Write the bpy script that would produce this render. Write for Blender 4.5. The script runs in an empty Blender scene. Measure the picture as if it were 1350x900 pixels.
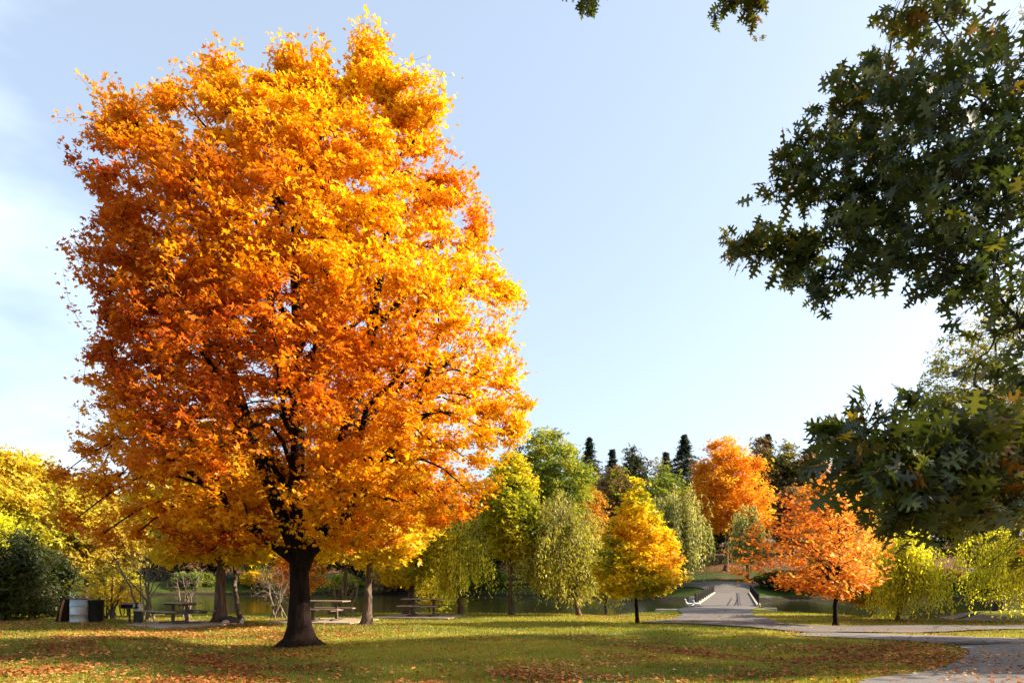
import bpy, math, random
import numpy as np
R = math.radians
scene = bpy.context.scene
COL = scene.collection

# ------------------------------------------------------------------ camera
FPX, CX, HY, CAMZ = 950.0, 675.0, 765.0, 1.6
cd = bpy.data.cameras.new("camera"); cam = bpy.data.objects.new("camera", cd); COL.objects.link(cam)
cam.location = (0, 0, CAMZ); cam.rotation_euler = (R(90), 0, 0)
cd.sensor_width = 36; cd.lens = 36 * FPX / 1350; cd.shift_y = (HY - 450) / 1350
cd.clip_start = 0.1; cd.clip_end = 9000
scene.camera = cam

# ------------------------------------------------------------------ sky and sun
SUN_AZ, SUN_EL = R(6), R(28)          # azimuth measured from +X towards +Y
sdir = (math.cos(SUN_EL) * math.cos(SUN_AZ), math.cos(SUN_EL) * math.sin(SUN_AZ), math.sin(SUN_EL))
w = bpy.data.worlds.new("World"); scene.world = w; w.use_nodes = True
nt = w.node_tree; nt.nodes.clear()
def N(t, typ, **kw):
    n = t.nodes.new(typ)
    for k, v in kw.items(): setattr(n, k, v)
    return n
out = N(nt, 'ShaderNodeOutputWorld'); bg = N(nt, 'ShaderNodeBackground')
sky = N(nt, 'ShaderNodeTexSky', sky_type='NISHITA', sun_disc=False)
sky.sun_elevation = SUN_EL; sky.sun_rotation = R(90) - SUN_AZ
sky.air_density = 1.0; sky.dust_density = 3.2; sky.ozone_density = 1.3; sky.altitude = 50
bg.inputs[1].default_value = 0.08
# thin high cloud on the left of the view
tc = N(nt, 'ShaderNodeTexCoord'); mp = N(nt, 'ShaderNodeMapping'); mp.inputs['Scale'].default_value = (1.6, 1.6, 4.0)
mp.inputs['Location'].default_value = (0.35, 0.2, 0.1)
nz = N(nt, 'ShaderNodeTexNoise'); nz.inputs['Scale'].default_value = 1.6; nz.inputs['Detail'].default_value = 5; nz.inputs['Roughness'].default_value = 0.5
rp = N(nt, 'ShaderNodeValToRGB'); rp.color_ramp.elements[0].position = 0.42; rp.color_ramp.elements[1].position = 0.72
sx = N(nt, 'ShaderNodeSeparateXYZ'); mr = N(nt, 'ShaderNodeMapRange'); mr.inputs[1].default_value = -0.25; mr.inputs[2].default_value = -0.62
mr.inputs[3].default_value = 0.0; mr.inputs[4].default_value = 0.8
mu = N(nt, 'ShaderNodeMath', operation='MULTIPLY')
mix = N(nt, 'ShaderNodeMixRGB'); mix.inputs[2].default_value = (6.2, 7.0, 7.8, 1)
veil = N(nt, 'ShaderNodeMixRGB'); veil.inputs[0].default_value = 0.30; veil.inputs[2].default_value = (4.6, 5.3, 6.0, 1)   # thin even cirrus veil
L = nt.links.new
L(tc.outputs['Generated'], mp.inputs[0]); L(mp.outputs[0], nz.inputs['Vector']); L(nz.outputs[0], rp.inputs[0])
L(tc.outputs['Generated'], sx.inputs[0]); L(sx.outputs[0], mr.inputs[0]); L(rp.outputs[0], mu.inputs[0]); L(mr.outputs[0], mu.inputs[1])
L(mu.outputs[0], mix.inputs[0]); L(sky.outputs[0], veil.inputs[1]); L(veil.outputs[0], mix.inputs[1]); L(mix.outputs[0], bg.inputs[0]); L(bg.outputs[0], out.inputs[0])
sl = bpy.data.lights.new("sun", 'SUN'); sl.energy = 5.0; sl.angle = R(0.5); sl.color = (1, 0.86, 0.66)
so = bpy.data.objects.new("sun", sl); COL.objects.link(so)
from mathutils import Vector
so.rotation_euler = Vector(sdir).to_track_quat('Z', 'Y').to_euler()
vs = scene.view_settings; vs.view_transform = 'Standard'; vs.look = 'None'; vs.gamma = 1; vs.use_curve_mapping = False
vs.exposure = 1.76
cy = scene.cycles
cy.max_bounces = 8; cy.diffuse_bounces = 4; cy.glossy_bounces = 3; cy.transmission_bounces = 5; cy.transparent_max_bounces = 6
cy.caustics_reflective = False; cy.caustics_refractive = False; cy.sample_clamp_indirect = 6
cy.use_denoising = True
try: cy.denoiser = 'OPENIMAGEDENOISE'; cy.denoising_input_passes = 'RGB_ALBEDO_NORMAL'
except Exception: pass

# ------------------------------------------------------------------ helpers: objects
def tag(o, label=None, cat=None, group=None, kind=None):
    if label: o['label'] = label
    if cat: o['category'] = cat
    if group: o['group'] = group
    if kind: o['kind'] = kind
    return o
def empty(name, loc, label, cat, group=None, rz=0, kind=None):
    o = bpy.data.objects.new(name, None); COL.objects.link(o); o.location = loc; o.rotation_euler = (0, 0, rz)
    o.empty_display_size = 0.3
    return tag(o, label, cat, group, kind)
def np_mesh(name, V, quads=None, tris=None, mat=None, parent=None, cols=None, smooth=False, loc=None):
    me = bpy.data.meshes.new(name)
    nq = 0 if quads is None else len(quads); ntri = 0 if tris is None else len(tris)
    me.vertices.add(len(V)); me.vertices.foreach_set('co', np.ascontiguousarray(V, np.float32).ravel())
    me.loops.add(nq * 4 + ntri * 3)
    li = []
    if nq: li.append(np.asarray(quads).ravel())
    if ntri: li.append(np.asarray(tris).ravel())
    me.loops.foreach_set('vertex_index', np.concatenate(li).astype(np.int32))
    me.polygons.add(nq + ntri)
    me.polygons.foreach_set('loop_start', np.concatenate([np.arange(nq) * 4, nq * 4 + np.arange(ntri) * 3]).astype(np.int32))
    if smooth: me.polygons.foreach_set('use_smooth', np.ones(nq + ntri, bool))
    me.update(calc_edges=True)
    if cols is not None:
        a = me.color_attributes.new('Col', 'FLOAT_COLOR', 'POINT')
        c4 = np.ones((len(V), 4), np.float32); c4[:, :3] = cols
        a.data.foreach_set('color', c4.ravel())
    if mat: me.materials.append(mat)
    o = bpy.data.objects.new(name, me); COL.objects.link(o)
    if parent: o.parent = parent
    if loc is not None: o.location = loc
    return o
class MB:
    """collects boxes, prisms and tubes; build() links them as one mesh object"""
    def __init__(s): s.v = []; s.f = []
    def add(s, vs, fs):
        b = len(s.v); s.v += [tuple(v) for v in vs]; s.f += [tuple(i + b for i in f) for f in fs]
    def box(s, c, d, rz=0, tilt=0):
        x, y, z = (k / 2 for k in d); vs = []
        for sx_ in (-1, 1):
            for sy_ in (-1, 1):
                for sz_ in (-1, 1):
                    a, b, e = sx_ * x, sy_ * y, sz_ * z
                    if tilt: a, e = a * math.cos(tilt) - e * math.sin(tilt), a * math.sin(tilt) + e * math.cos(tilt)
                    vs.append((c[0] + a * math.cos(rz) - b * math.sin(rz), c[1] + a * math.sin(rz) + b * math.cos(rz), c[2] + e))
        s.add(vs, [(0, 1, 3, 2), (4, 6, 7, 5), (0, 4, 5, 1), (2, 3, 7, 6), (0, 2, 6, 4), (1, 5, 7, 3)])
    def tube(s, pts, rad, n=8, caps=True):
        pts = [Vector(p) for p in pts]; rad = [rad] * len(pts) if isinstance(rad, (int, float)) else rad
        vs = []; fs = []
        for i, p in enumerate(pts):
            t = (pts[min(i + 1, len(pts) - 1)] - pts[max(i - 1, 0)]).normalized()
            a = t.cross(Vector((0.13, 0.97, 0.21)) if abs(t.y) < .9 else Vector((1, 0, 0))).normalized(); b = t.cross(a)
            for k in range(n):
                an = 2 * math.pi * k / n; vs.append(p + (a * math.cos(an) + b * math.sin(an)) * rad[i])
        for i in range(len(pts) - 1):
            for k in range(n): fs.append((i * n + k, i * n + (k + 1) % n, (i + 1) * n + (k + 1) % n, (i + 1) * n + k))
        if caps: fs += [tuple(range(n - 1, -1, -1)), tuple((len(pts) - 1) * n + k for k in range(n))]
        s.add(vs, fs)
    def lathe(s, prof, c, n=20):
        vs = []; fs = []
        for r, z in prof:
            for k in range(n):
                an = 2 * math.pi * k / n; vs.append((c[0] + r * math.cos(an), c[1] + r * math.sin(an), c[2] + z))
        for i in range(len(prof) - 1):
            for k in range(n): fs.append((i * n + k, i * n + (k + 1) % n, (i + 1) * n + (k + 1) % n, (i + 1) * n + k))
        s.add(vs, fs)
    def build(s, name, mat, parent=None, smooth=False, bevel=0, loc=None):
        me = bpy.data.meshes.new(name); me.from_pydata(s.v, [], s.f); me.materials.append(mat)
        if smooth:
            for p in me.polygons: p.use_smooth = True
        me.update()
        o = bpy.data.objects.new(name, me); COL.objects.link(o)
        if parent: o.parent = parent
        if loc is not None: o.location = loc
        if bevel:
            m = o.modifiers.new('bevel', 'BEVEL'); m.width = bevel; m.segments = 2; m.limit_method = 'ANGLE'
        return o

# ------------------------------------------------------------------ helpers: materials
def mat_new(name):
    m = bpy.data.materials.new(name); m.use_nodes = True; t = m.node_tree; t.nodes.clear()
    o = N(t, 'ShaderNodeOutputMaterial'); return m, t, o
def ramp(t, stops):
    r = N(t, 'ShaderNodeValToRGB'); e = r.color_ramp.elements
    while len(e) < len(stops): e.new(0.5)
    for k, (p, c) in enumerate(stops): e[k].position = p; e[k].color = (*c, 1)
    return r
def leaf_mat(name, trans=0.5, gloss=0.05, rough=0.35, tsat=(1.15, 1.0, 0.6)):
    m, t, o = mat_new(name)
    a = N(t, 'ShaderNodeVertexColor', layer_name='Col')
    d = N(t, 'ShaderNodeBsdfDiffuse'); tr = N(t, 'ShaderNodeBsdfTranslucent'); mx = N(t, 'ShaderNodeMixShader'); mx.inputs[0].default_value = trans
    mul = N(t, 'ShaderNodeMixRGB', blend_type='MULTIPLY'); mul.inputs[0].default_value = 1; mul.inputs[2].default_value = (*tsat, 1)
    g = N(t, 'ShaderNodeBsdfGlossy'); g.inputs['Roughness'].default_value = rough; g.inputs['Color'].default_value = (1, 1, 1, 1)
    m2 = N(t, 'ShaderNodeMixShader'); m2.inputs[0].default_value = gloss
    t.links.new(a.outputs[0], d.inputs[0]); t.links.new(a.outputs[0], mul.inputs[1]); t.links.new(mul.outputs[0], tr.inputs[0])
    t.links.new(d.outputs[0], mx.inputs[1]); t.links.new(tr.outputs[0], mx.inputs[2])
    t.links.new(mx.outputs[0], m2.inputs[1]); t.links.new(g.outputs[0], m2.inputs[2]); t.links.new(m2.outputs[0], o.inputs[0])
    return m
def bark_mat(name, c1, c2, scale=9, bump=0.6):
    m, t, o = mat_new(name)
    tc = N(t, 'ShaderNodeTexCoord'); mp = N(t, 'ShaderNodeMapping'); mp.inputs['Scale'].default_value = (1, 1, 0.18)
    n1 = N(t, 'ShaderNodeTexNoise'); n1.inputs['Scale'].default_value = scale; n1.inputs['Detail'].default_value = 6; n1.inputs['Roughness'].default_value = 0.65
    r = ramp(t, [(0.32, c1), (0.68, c2)]); p = N(t, 'ShaderNodeBsdfPrincipled'); p.inputs['Roughness'].default_value = 0.95
    p.inputs['Specular IOR Level'].default_value = 0.15
    b = N(t, 'ShaderNodeBump'); b.inputs['Strength'].default_value = bump; b.inputs['Distance'].default_value = 0.06
    t.links.new(tc.outputs['Object'], mp.inputs[0]); t.links.new(mp.outputs[0], n1.inputs['Vector']); t.links.new(n1.outputs[0], r.inputs[0])
    t.links.new(r.outputs[0], p.inputs['Base Color']); t.links.new(n1.outputs[0], b.inputs['Height']); t.links.new(b.outputs[0], p.inputs['Normal'])
    t.links.new(p.outputs[0], o.inputs[0]); return m
def plain_mat(name, c1, c2=None, rough=0.7, scale=6, metal=0, bump=0.15, stretch=(1, 1, 1), spec=0.3):
    m, t, o = mat_new(name); c2 = c2 or tuple(k * 0.7 for k in c1)
    tc = N(t, 'ShaderNodeTexCoord'); mp = N(t, 'ShaderNodeMapping'); mp.inputs['Scale'].default_value = stretch
    n1 = N(t, 'ShaderNodeTexNoise'); n1.inputs['Scale'].default_value = scale; n1.inputs['Detail'].default_value = 6
    r = ramp(t, [(0.35, c2), (0.65, c1)]); p = N(t, 'ShaderNodeBsdfPrincipled'); p.inputs['Roughness'].default_value = rough; p.inputs['Metallic'].default_value = metal
    p.inputs['Specular IOR Level'].default_value = spec
    b = N(t, 'ShaderNodeBump'); b.inputs['Strength'].default_value = bump; b.inputs['Distance'].default_value = 0.02
    t.links.new(tc.outputs['Object'], mp.inputs[0]); t.links.new(mp.outputs[0], n1.inputs['Vector']); t.links.new(n1.outputs[0], r.inputs[0])
    t.links.new(r.outputs[0], p.inputs['Base Color']); t.links.new(n1.outputs[0], b.inputs['Height']); t.links.new(b.outputs[0], p.inputs['Normal'])
    t.links.new(p.outputs[0], o.inputs[0]); return m

LEAF = leaf_mat('autumn_leaf', 0.52, 0.02, .5)
LEAF_FAR = leaf_mat('distant_leaf', 0.52, 0.015, 0.5, (1.1, 1.0, 0.7))
LEAF_OAK = leaf_mat('oak_leaf', 0.40, 0.035, 0.45, (1.6, 1.35, 0.5))
LITTER = leaf_mat('fallen_leaf', 0.2, 0.015, 0.6)
GRASSM = leaf_mat('grass_blade', 0.45, 0.03, 0.45)
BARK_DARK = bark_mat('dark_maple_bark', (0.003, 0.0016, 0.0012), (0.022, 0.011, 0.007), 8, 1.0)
BARK_GREY = bark_mat('grey_brown_bark', (0.04, 0.026, 0.02), (0.16, 0.11, 0.08), 9, 0.7)
BARK_PALE = bark_mat('pale_twig_bark', (0.08, 0.062, 0.048), (0.24, 0.19, 0.145), 12, 0.4)
BARK_OAK = bark_mat('oak_bark', (0.012, 0.010, 0.008), (0.07, 0.055, 0.045), 10, 0.7)

# ------------------------------------------------------------------ terrain shape
WATER = -0.65
POND = np.array([(-21.5, 36.5), (-14, 37), (0, 37), (4.5, 37.5), (8.5, 45), (12, 53), (14, 56.5), (18.8, 56.5), (19.2, 51), (17.8, 43), (17.2, 37),
                 (16.8, 31.5), (19.5, 29.5), (24, 31), (26, 38), (26.5, 45), (32, 48), (60, 46), (100, 45), (104, 75), (60, 80), (32, 82.5), (28, 80.5), (22, 80.5), (17, 86),
                 (5, 102), (-10, 116), (-40, 121), (-62, 108), (-52, 82), (-38, 62), (-26, 46)], float)
def ss(x): x = np.clip(x, 0, 1); return x * x * (3 - 2 * x)
def pond_sd(x, y):
    """signed distance to the pond's edge, positive on land"""
    d = np.full(x.shape, 1e9); ins = np.zeros(x.shape, bool)
    for i in range(len(POND)):
        (ax, ay), (bx, by) = POND[i], POND[(i + 1) % len(POND)]
        ex, ey = bx - ax, by - ay; t = np.clip(((x - ax) * ex + (y - ay) * ey) / (ex * ex + ey * ey), 0, 1)
        d = np.minimum(d, np.hypot(x - ax - t * ex, y - ay - t * ey))
        c = ((ay > y) != (by > y)) & (x < ex * (y - ay) / (ey if ey else 1e-9) + ax); ins ^= c
    return np.where(ins, -d, d)
def bumps(x, y):
    return 0.035 * np.sin(x * 0.55 + 1.3) * np.sin(y * 0.43 + .4) + 0.02 * np.sin(x * 1.1 + y * 0.7) + 0.03 * np.sin(x * .21 - y * .33 + 2)
def HT(x, y):
    x = np.asarray(x, float); y = np.asarray(y, float)
    d = pond_sd(x, y)
    near = bumps(x, y) * ss((y - 3) / 6) - 0.32 * ss((y - 30) / 22) * ss((x + 2) / 6)
    far_rise = np.interp(d, [0, 3, 6, 14, 24, 45, 100, 300, 1500], [0, 1.1, 1.75, 2.3, 3.5, 6.6, 12, 22, 40]) + WATER + bumps(x * .5, y * .5)
    fm = ss((y - 62) / 14)
    base = near * (1 - fm) + far_rise * fm
    land = np.where(fm > 0.5, far_rise, WATER + (base - WATER) * ss(d / 1.9))
    land = np.where((fm > 0) & (fm <= 0.5), WATER + (base - WATER) * ss(d / 1.9), land)
    return np.where(d > 0, land, WATER - 0.9 * ss(-d / 2.5))
def H(x, y): return float(HT(np.array([x]), np.array([y]))[0])

def axis(lo, hi, fine_lo, fine_hi, step, grow=1.12):
    a = list(np.arange(fine_lo, fine_hi + step * .5, step))
    s = step; v = fine_hi
    while v < hi: s *= grow; v += s; a.append(v)
    s = step; v = fine_lo
    while v > lo: s *= grow; v -= s; a.insert(0, v)
    return np.array(a)
xs = axis(-3000, 3000, -36, 36, 0.4)
ys = np.concatenate([axis(-2500, 10, 6, 10, 0.3)[:-1][axis(-2500, 10, 6, 10, 0.3)[:-1] < 10], np.arange(10, 62, .35), np.arange(62, 130, .7)])
tail = [130.]; s_ = .8
while tail[-1] < 5000: s_ *= 1.1; tail.append(tail[-1] + s_)
ys = np.unique(np.concatenate([ys, tail]))
gx, gy = np.meshgrid(xs, ys)
gz = HT(gx, gy)
V = np.stack([gx.ravel(), gy.ravel(), gz.ravel()], 1)
nx, ny = len(xs), len(ys)
ii = (np.arange(ny - 1)[:, None] * nx + np.arange(nx - 1)[None]).ravel()
quads = np.stack([ii, ii + 1, ii + nx + 1, ii + nx], 1)
def ground_mat():
    m, t, o = mat_new('lawn_and_leaf_litter')
    tc = N(t, 'ShaderNodeTexCoord'); lk = t.links.new
    def noise(sc, det=5, rough=.6, stretch=(1, 1, 1)):
        mp = N(t, 'ShaderNodeMapping'); mp.inputs['Scale'].default_value = stretch
        n = N(t, 'ShaderNodeTexNoise'); n.inputs['Scale'].default_value = sc; n.inputs['Detail'].default_value = det; n.inputs['Roughness'].default_value = rough
        lk(tc.outputs['Object'], mp.inputs[0]); lk(mp.outputs[0], n.inputs['Vector']); return n
    a = noise(0.35, 4); b = noise(9, 6, .7); c = noise(0.16, 5, .65); d = noise(45, 3, .7)
    g1 = ramp(t, [(0.3, (0.055, 0.072, 0.008)), (0.5, (0.14, 0.14, 0.012)), (0.72, (0.27, 0.21, 0.022))]); lk(b.outputs[0], g1.inputs[0])
    g2 = ramp(t, [(0.3, (0.11, 0.13, 0.010)), (0.7, (0.32, 0.28, 0.03))]); lk(a.outputs[0], g2.inputs[0])
    mg = N(t, 'ShaderNodeMixRGB'); mg.inputs[0].default_value = .5; lk(g1.outputs[0], mg.inputs[1]); lk(g2.outputs[0], mg.inputs[2])
    # far bank: shade painted in as a darker grass colour
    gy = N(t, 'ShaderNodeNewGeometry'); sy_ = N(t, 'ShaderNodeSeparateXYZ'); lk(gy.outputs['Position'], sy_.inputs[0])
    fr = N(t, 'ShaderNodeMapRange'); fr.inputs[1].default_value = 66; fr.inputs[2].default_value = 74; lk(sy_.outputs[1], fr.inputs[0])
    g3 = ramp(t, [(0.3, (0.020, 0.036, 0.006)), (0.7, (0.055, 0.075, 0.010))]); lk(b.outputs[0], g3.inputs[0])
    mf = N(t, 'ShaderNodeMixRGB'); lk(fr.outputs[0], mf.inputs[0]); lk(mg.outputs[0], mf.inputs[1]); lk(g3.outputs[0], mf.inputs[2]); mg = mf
    br = ramp(t, [(0.35, (0.04, 0.018, 0.010)), (0.55, (0.12, 0.055, 0.022)), (0.7, (0.24, 0.12, 0.045))]); lk(d.outputs[0], br.inputs[0])
    # leaf litter: patchy, and heavier up the far slope
    ge = N(t, 'ShaderNodeNewGeometry'); sp = N(t, 'ShaderNodeSeparateXYZ'); lk(ge.outputs['Position'], sp.inputs[0])
    hz = N(t, 'ShaderNodeMapRange'); hz.inputs[1].default_value = 2.4; hz.inputs[2].default_value = 4.6; hz.inputs[4].default_value = 0.34; lk(sp.outputs[2], hz.inputs[0])
    bk = N(t, 'ShaderNodeMapRange'); bk.inputs[1].default_value = -0.12; bk.inputs[2].default_value = -0.5; bk.inputs[4].default_value = 0.0; lk(sp.outputs[2], bk.inputs[0])
    ad = N(t, 'ShaderNodeMath', operation='ADD'); lk(c.outputs[0], ad.inputs[0]); lk(hz.outputs[0], ad.inputs[1])
    ad2 = N(t, 'ShaderNodeMath', operation='ADD'); lk(ad.outputs[0], ad2.inputs[0]); lk(bk.outputs[0], ad2.inputs[1])
    rm = ramp(t, [(0.56, (0, 0, 0)), (0.70, (1, 1, 1))]); lk(ad2.outputs[0], rm.inputs[0])
    mx = N(t, 'ShaderNodeMixRGB'); lk(rm.outputs[0], mx.inputs[0]); lk(mg.outputs[0], mx.inputs[1]); lk(br.outputs[0], mx.inputs[2])
    # wet mud along the waterline
    md = N(t, 'ShaderNodeMapRange'); md.inputs[1].default_value = WATER + .42; md.inputs[2].default_value = WATER + .25; lk(sp.outputs[2], md.inputs[0])
    mm = N(t, 'ShaderNodeMixRGB'); mm.inputs[2].default_value = (.022, .016, .010, 1); lk(md.outputs[0], mm.inputs[0]); lk(mx.outputs[0], mm.inputs[1]); mx = mm
    p = N(t, 'ShaderNodeBsdfPrincipled'); p.inputs['Roughness'].default_value = 1; p.inputs['Specular IOR Level'].default_value = 0.1
    bp = N(t, 'ShaderNodeBump'); bp.inputs['Strength'].default_value = 0.6; bp.inputs['Distance'].default_value = 0.05
    lk(mx.outputs[0], p.inputs['Base Color']); lk(d.outputs[0], bp.inputs['Height']); lk(bp.outputs[0], p.inputs['Normal']); lk(p.outputs[0], o.inputs[0])
    return m
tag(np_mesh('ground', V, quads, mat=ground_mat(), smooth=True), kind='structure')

# water
def water_mat():
    m, t, o = mat_new('pond_water'); tc = N(t, 'ShaderNodeTexCoord'); mp = N(t, 'ShaderNodeMapping'); mp.inputs['Scale'].default_value = (0.5, 2.2, 1)
    n = N(t, 'ShaderNodeTexNoise'); n.inputs['Scale'].default_value = 2.2; n.inputs['Detail'].default_value = 5
    b = N(t, 'ShaderNodeBump'); b.inputs['Strength'].default_value = 0.16; b.inputs['Distance'].default_value = 0.04
    p = N(t, 'ShaderNodeBsdfPrincipled'); p.inputs['Base Color'].default_value = (0.018, 0.016, 0.005, 1); p.inputs['Roughness'].default_value = 0.04; p.inputs['IOR'].default_value = 1.33
    t.links.new(tc.outputs['Object'], mp.inputs[0]); t.links.new(mp.outputs[0], n.inputs['Vector']); t.links.new(n.outputs[0], b.inputs['Height']); t.links.new(b.outputs[0], p.inputs['Normal']); t.links.new(p.outputs[0], o.inputs[0])
    return m
tag(np_mesh('water', np.array([(-75, 27, WATER), (112, 27, WATER), (112, 125, WATER), (-75, 125, WATER)], float), np.array([[0, 1, 2, 3]]), mat=water_mat()), kind='structure')

# paths
def ribbon(name, left, right, mat, lift=0.025, across=10, step=.35, jit=0.05, zfun=None, kind='structure'):
    left = np.array(left, float); right = np.array(right, float)
    seg = np.maximum(np.hypot(*np.diff(left, axis=0).T), np.hypot(*np.diff(right, axis=0).T)); t = np.concatenate([[0], np.cumsum(seg)])
    n = int(t[-1] / step) + 2; tt = np.linspace(0, t[-1], n)
    def sm(a):   # smooth interpolation
        p = np.stack([np.interp(tt, t, a[:, k]) for k in range(2)], 1); k = max(1, int(.8 / step))
        q = p.copy()
        for _ in range(3):
            q[1:-1] = (q[:-2] + q[1:-1] * 2 + q[2:]) / 4
        return q
    l, r_ = sm(left), sm(right); rg = np.random.default_rng(5)
    l += rg.normal(0, jit, l.shape); r_ += rg.normal(0, jit, r_.shape)
    u = np.linspace(0, 1, across + 1)[None, :, None]; P = l[:, None] * (1 - u) + r_[:, None] * u
    z = (zfun or HT)(P[..., 0], P[..., 1]) + lift
    V = np.concatenate([P, z[..., None]], 2).reshape(-1, 3); c = across + 1
    i = (np.arange(n - 1)[:, None] * c + np.arange(across)[None]).ravel()
    o = np_mesh(name, V, np.stack([i, i + 1, i + c + 1, i + c], 1), mat=mat, smooth=True)
    return tag(o, kind=kind)
def asphalt_mat(name, dark, light):
    m, t, o = mat_new(name); tc = N(t, 'ShaderNodeTexCoord'); lk = t.links.new
    n = N(t, 'ShaderNodeTexNoise'); n.inputs['Scale'].default_value = 60; n.inputs['Detail'].default_value = 4; n.inputs['Roughness'].default_value = .8
    n2 = N(t, 'ShaderNodeTexNoise'); n2.inputs['Scale'].default_value = 0.6; n2.inputs['Detail'].default_value = 5
    v = N(t, 'ShaderNodeTexVoronoi', feature='DISTANCE_TO_EDGE'); v.inputs['Scale'].default_value = 0.35
    nw = N(t, 'ShaderNodeTexNoise'); nw.inputs['Scale'].default_value = 1.5; nw.inputs['Detail'].default_value = 4
    wm = N(t, 'ShaderNodeMixRGB'); wm.inputs[0].default_value = .35; lk(tc.outputs['Object'], wm.inputs[1]); lk(nw.outputs['Color'], wm.inputs[2]); lk(wm.outputs[0], v.inputs['Vector'])
    for k in (n, n2): lk(tc.outputs['Object'], k.inputs['Vector'])
    lk(tc.outputs['Object'], nw.inputs['Vector'])
    r = ramp(t, [(0.3, dark), (0.7, light)]); ad = N(t, 'ShaderNodeMixRGB'); ad.inputs[0].default_value = .5; lk(n.outputs[0], ad.inputs[1]); lk(n2.outputs[0], ad.inputs[2]); lk(ad.outputs[0], r.inputs[0])
    cr = ramp(t, [(0.0, (0.25, 0.22, 0.2)), (0.012, (1, 1, 1))]); lk(v.outputs['Distance'], cr.inputs[0])
    mm = N(t, 'ShaderNodeMixRGB', blend_type='MULTIPLY'); mm.inputs[0].default_value = .8; lk(r.outputs[0], mm.inputs[1]); lk(cr.outputs[0], mm.inputs[2])
    p = N(t, 'ShaderNodeBsdfPrincipled'); p.inputs['Roughness'].default_value = .9; p.inputs['Specular IOR Level'].default_value = .2
    b = N(t, 'ShaderNodeBump'); b.inputs['Strength'].default_value = .4; b.inputs['Distance'].default_value = .01
    lk(n.outputs[0], b.inputs['Height']); lk(b.outputs[0], p.inputs['Normal']); lk(mm.outputs[0], p.inputs['Base Color']); lk(p.outputs[0], o.inputs[0]); return m
ASPH = asphalt_mat('worn_asphalt', (0.085, 0.078, 0.075), (0.17, 0.155, 0.145))
PATHM = asphalt_mat('pale_path_asphalt', (0.075, 0.066, 0.062), (0.15, 0.13, 0.115))
ribbon('road', [(1.0, 4), (2.6, 7), (3.7, 9.2), (5.6, 11.3), (7.4, 12.8), (8.9, 14.3), (10.1, 15.9), (10.9, 17.6), (10.7, 18.6), (10.2, 19.4), (9.4, 20.2), (8.2, 21)],
       [(14, -2), (18, 2), (22, 5), (27, 8), (30, 10), (31, 12), (32, 14), (33, 17.6), (18.5, 19.3), (13.5, 20.7), (10.6, 21.5), (8.9, 22.0)], ASPH, 0.035)
ribbon('path', [(4.9, 27.2), (6.0, 28.4), (9.1, 27.0), (10.9, 25.6), (13.3, 25.2), (18, 25.3), (26, 26), (40, 27)],
       [(4.8, 26.8), (6.5, 25.2), (8.0, 23.4), (9.0, 21.6), (11.9, 22.3), (16.6, 23.4), (25, 24), (40, 24.5)], PATHM, 0.045)
ribbon('bridge_path', [(5.6, 27.2), (6.6, 29.5), (8.3, 35), (10.5, 46), (13.2, 53.5)],
       [(9.8, 24.8), (10.0, 27), (10.6, 31.5), (14.9, 45), (18.7, 53.5)], PATHM, 0.055)
ribbon('bridge_landing', [(22.4, 81.0), (22.9, 83), (22.6, 86), (20.5, 89.5)], [(27.2, 81.0), (27.8, 83), (28.8, 86), (31.5, 88.6)], PATHM, 0.09, jit=.02)
ribbon('far_path', [(12.5, 93.0), (20, 88.5), (24, 87), (28, 86.5), (34, 87.5), (46, 90)],
       [(9.0, 96.5), (20, 92.5), (24, 91.5), (28, 91), (34, 92), (46, 94)], PATHM, 0.10, jit=.02)

# ------------------------------------------------------------------ leaves
def kite(b, l, t, r): return [b, r, t, l]
def tmpl(verts, quads): return np.array(verts, float), np.array(quads)
T_MAPLE = tmpl([(0, 0, 0), (.20, .42, -.03), (0, 1.0, .05), (-.20, .42, -.03), (.42, .10, .05), (.62, .62, -.12), (-.42, .10, .05), (-.62, .62, -.12)],
               [[0, 1, 2, 3], [0, 4, 5, 1], [0, 3, 7, 6]])
T_SIMPLE = tmpl([(0, 0, 0), (.34, .45, .10), (0, 1, 0), (-.34, .45, .10)], [[0, 1, 2, 3]])
T_NARROW = tmpl([(0, 0, 0), (.10, .4, .02), (0, 1, .0), (-.10, .4, .02)], [[0, 1, 2, 3]])
T_SPRIG = tmpl([(0, 0, 0), (.28, .35, .1), (.05, .8, 0), (-.2, .4, .1), (.1, 0, -.2), (.62, -.02, .0), (.8, .45, -.1), (.35, .3, .1),
                (-.15, .1, .15), (-.3, .5, .2), (-.75, .55, 0), (-.6, .05, 0)], [[0, 1, 2, 3], [4, 5, 6, 7], [8, 9, 10, 11]])
T_BLADE = tmpl([(-.05, 0, 0), (.05, 0, 0), (.02, 1, .25), (-.02, 1, .25)], [[0, 1, 2, 3]])
def oak_tmpl():
    half = [(0.0, 0.0), (.05, .12), (.24, .10), (.10, .22), (.12, .30), (.40, .28), (.46, .40), (.14, .43), (.12, .52), (.40, .60), (.34, .68), (.12, .64), (.10, .74), (.22, .86), (.06, .84), (0.0, 1.02)]
    mid = [(0, .0), (0, .12), (0, .14), (0, .22), (0, .32), (0, .34), (0, .38), (0, .44), (0, .54), (0, .58), (0, .62), (0, .66), (0, .76), (0, .82), (0, .86), (0, 1.02)]
    V = []; Q = []
    n = len(half)
    for x, y in mid: V.append((0, y, 0.10 * math.sin(y * 2.2)))
    for sgn in (1, -1):
        b = len(V)
        for x, y in half: V.append((sgn * x, y, -.18 * x + 0.10 * math.sin(y * 2.2)))
        for i in range(n - 1):
            Q.append([i, b + i, b + i + 1, i + 1] if sgn > 0 else [i, i + 1, b + i + 1, b + i])
    return np.array(V, float), np.array(Q)
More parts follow.
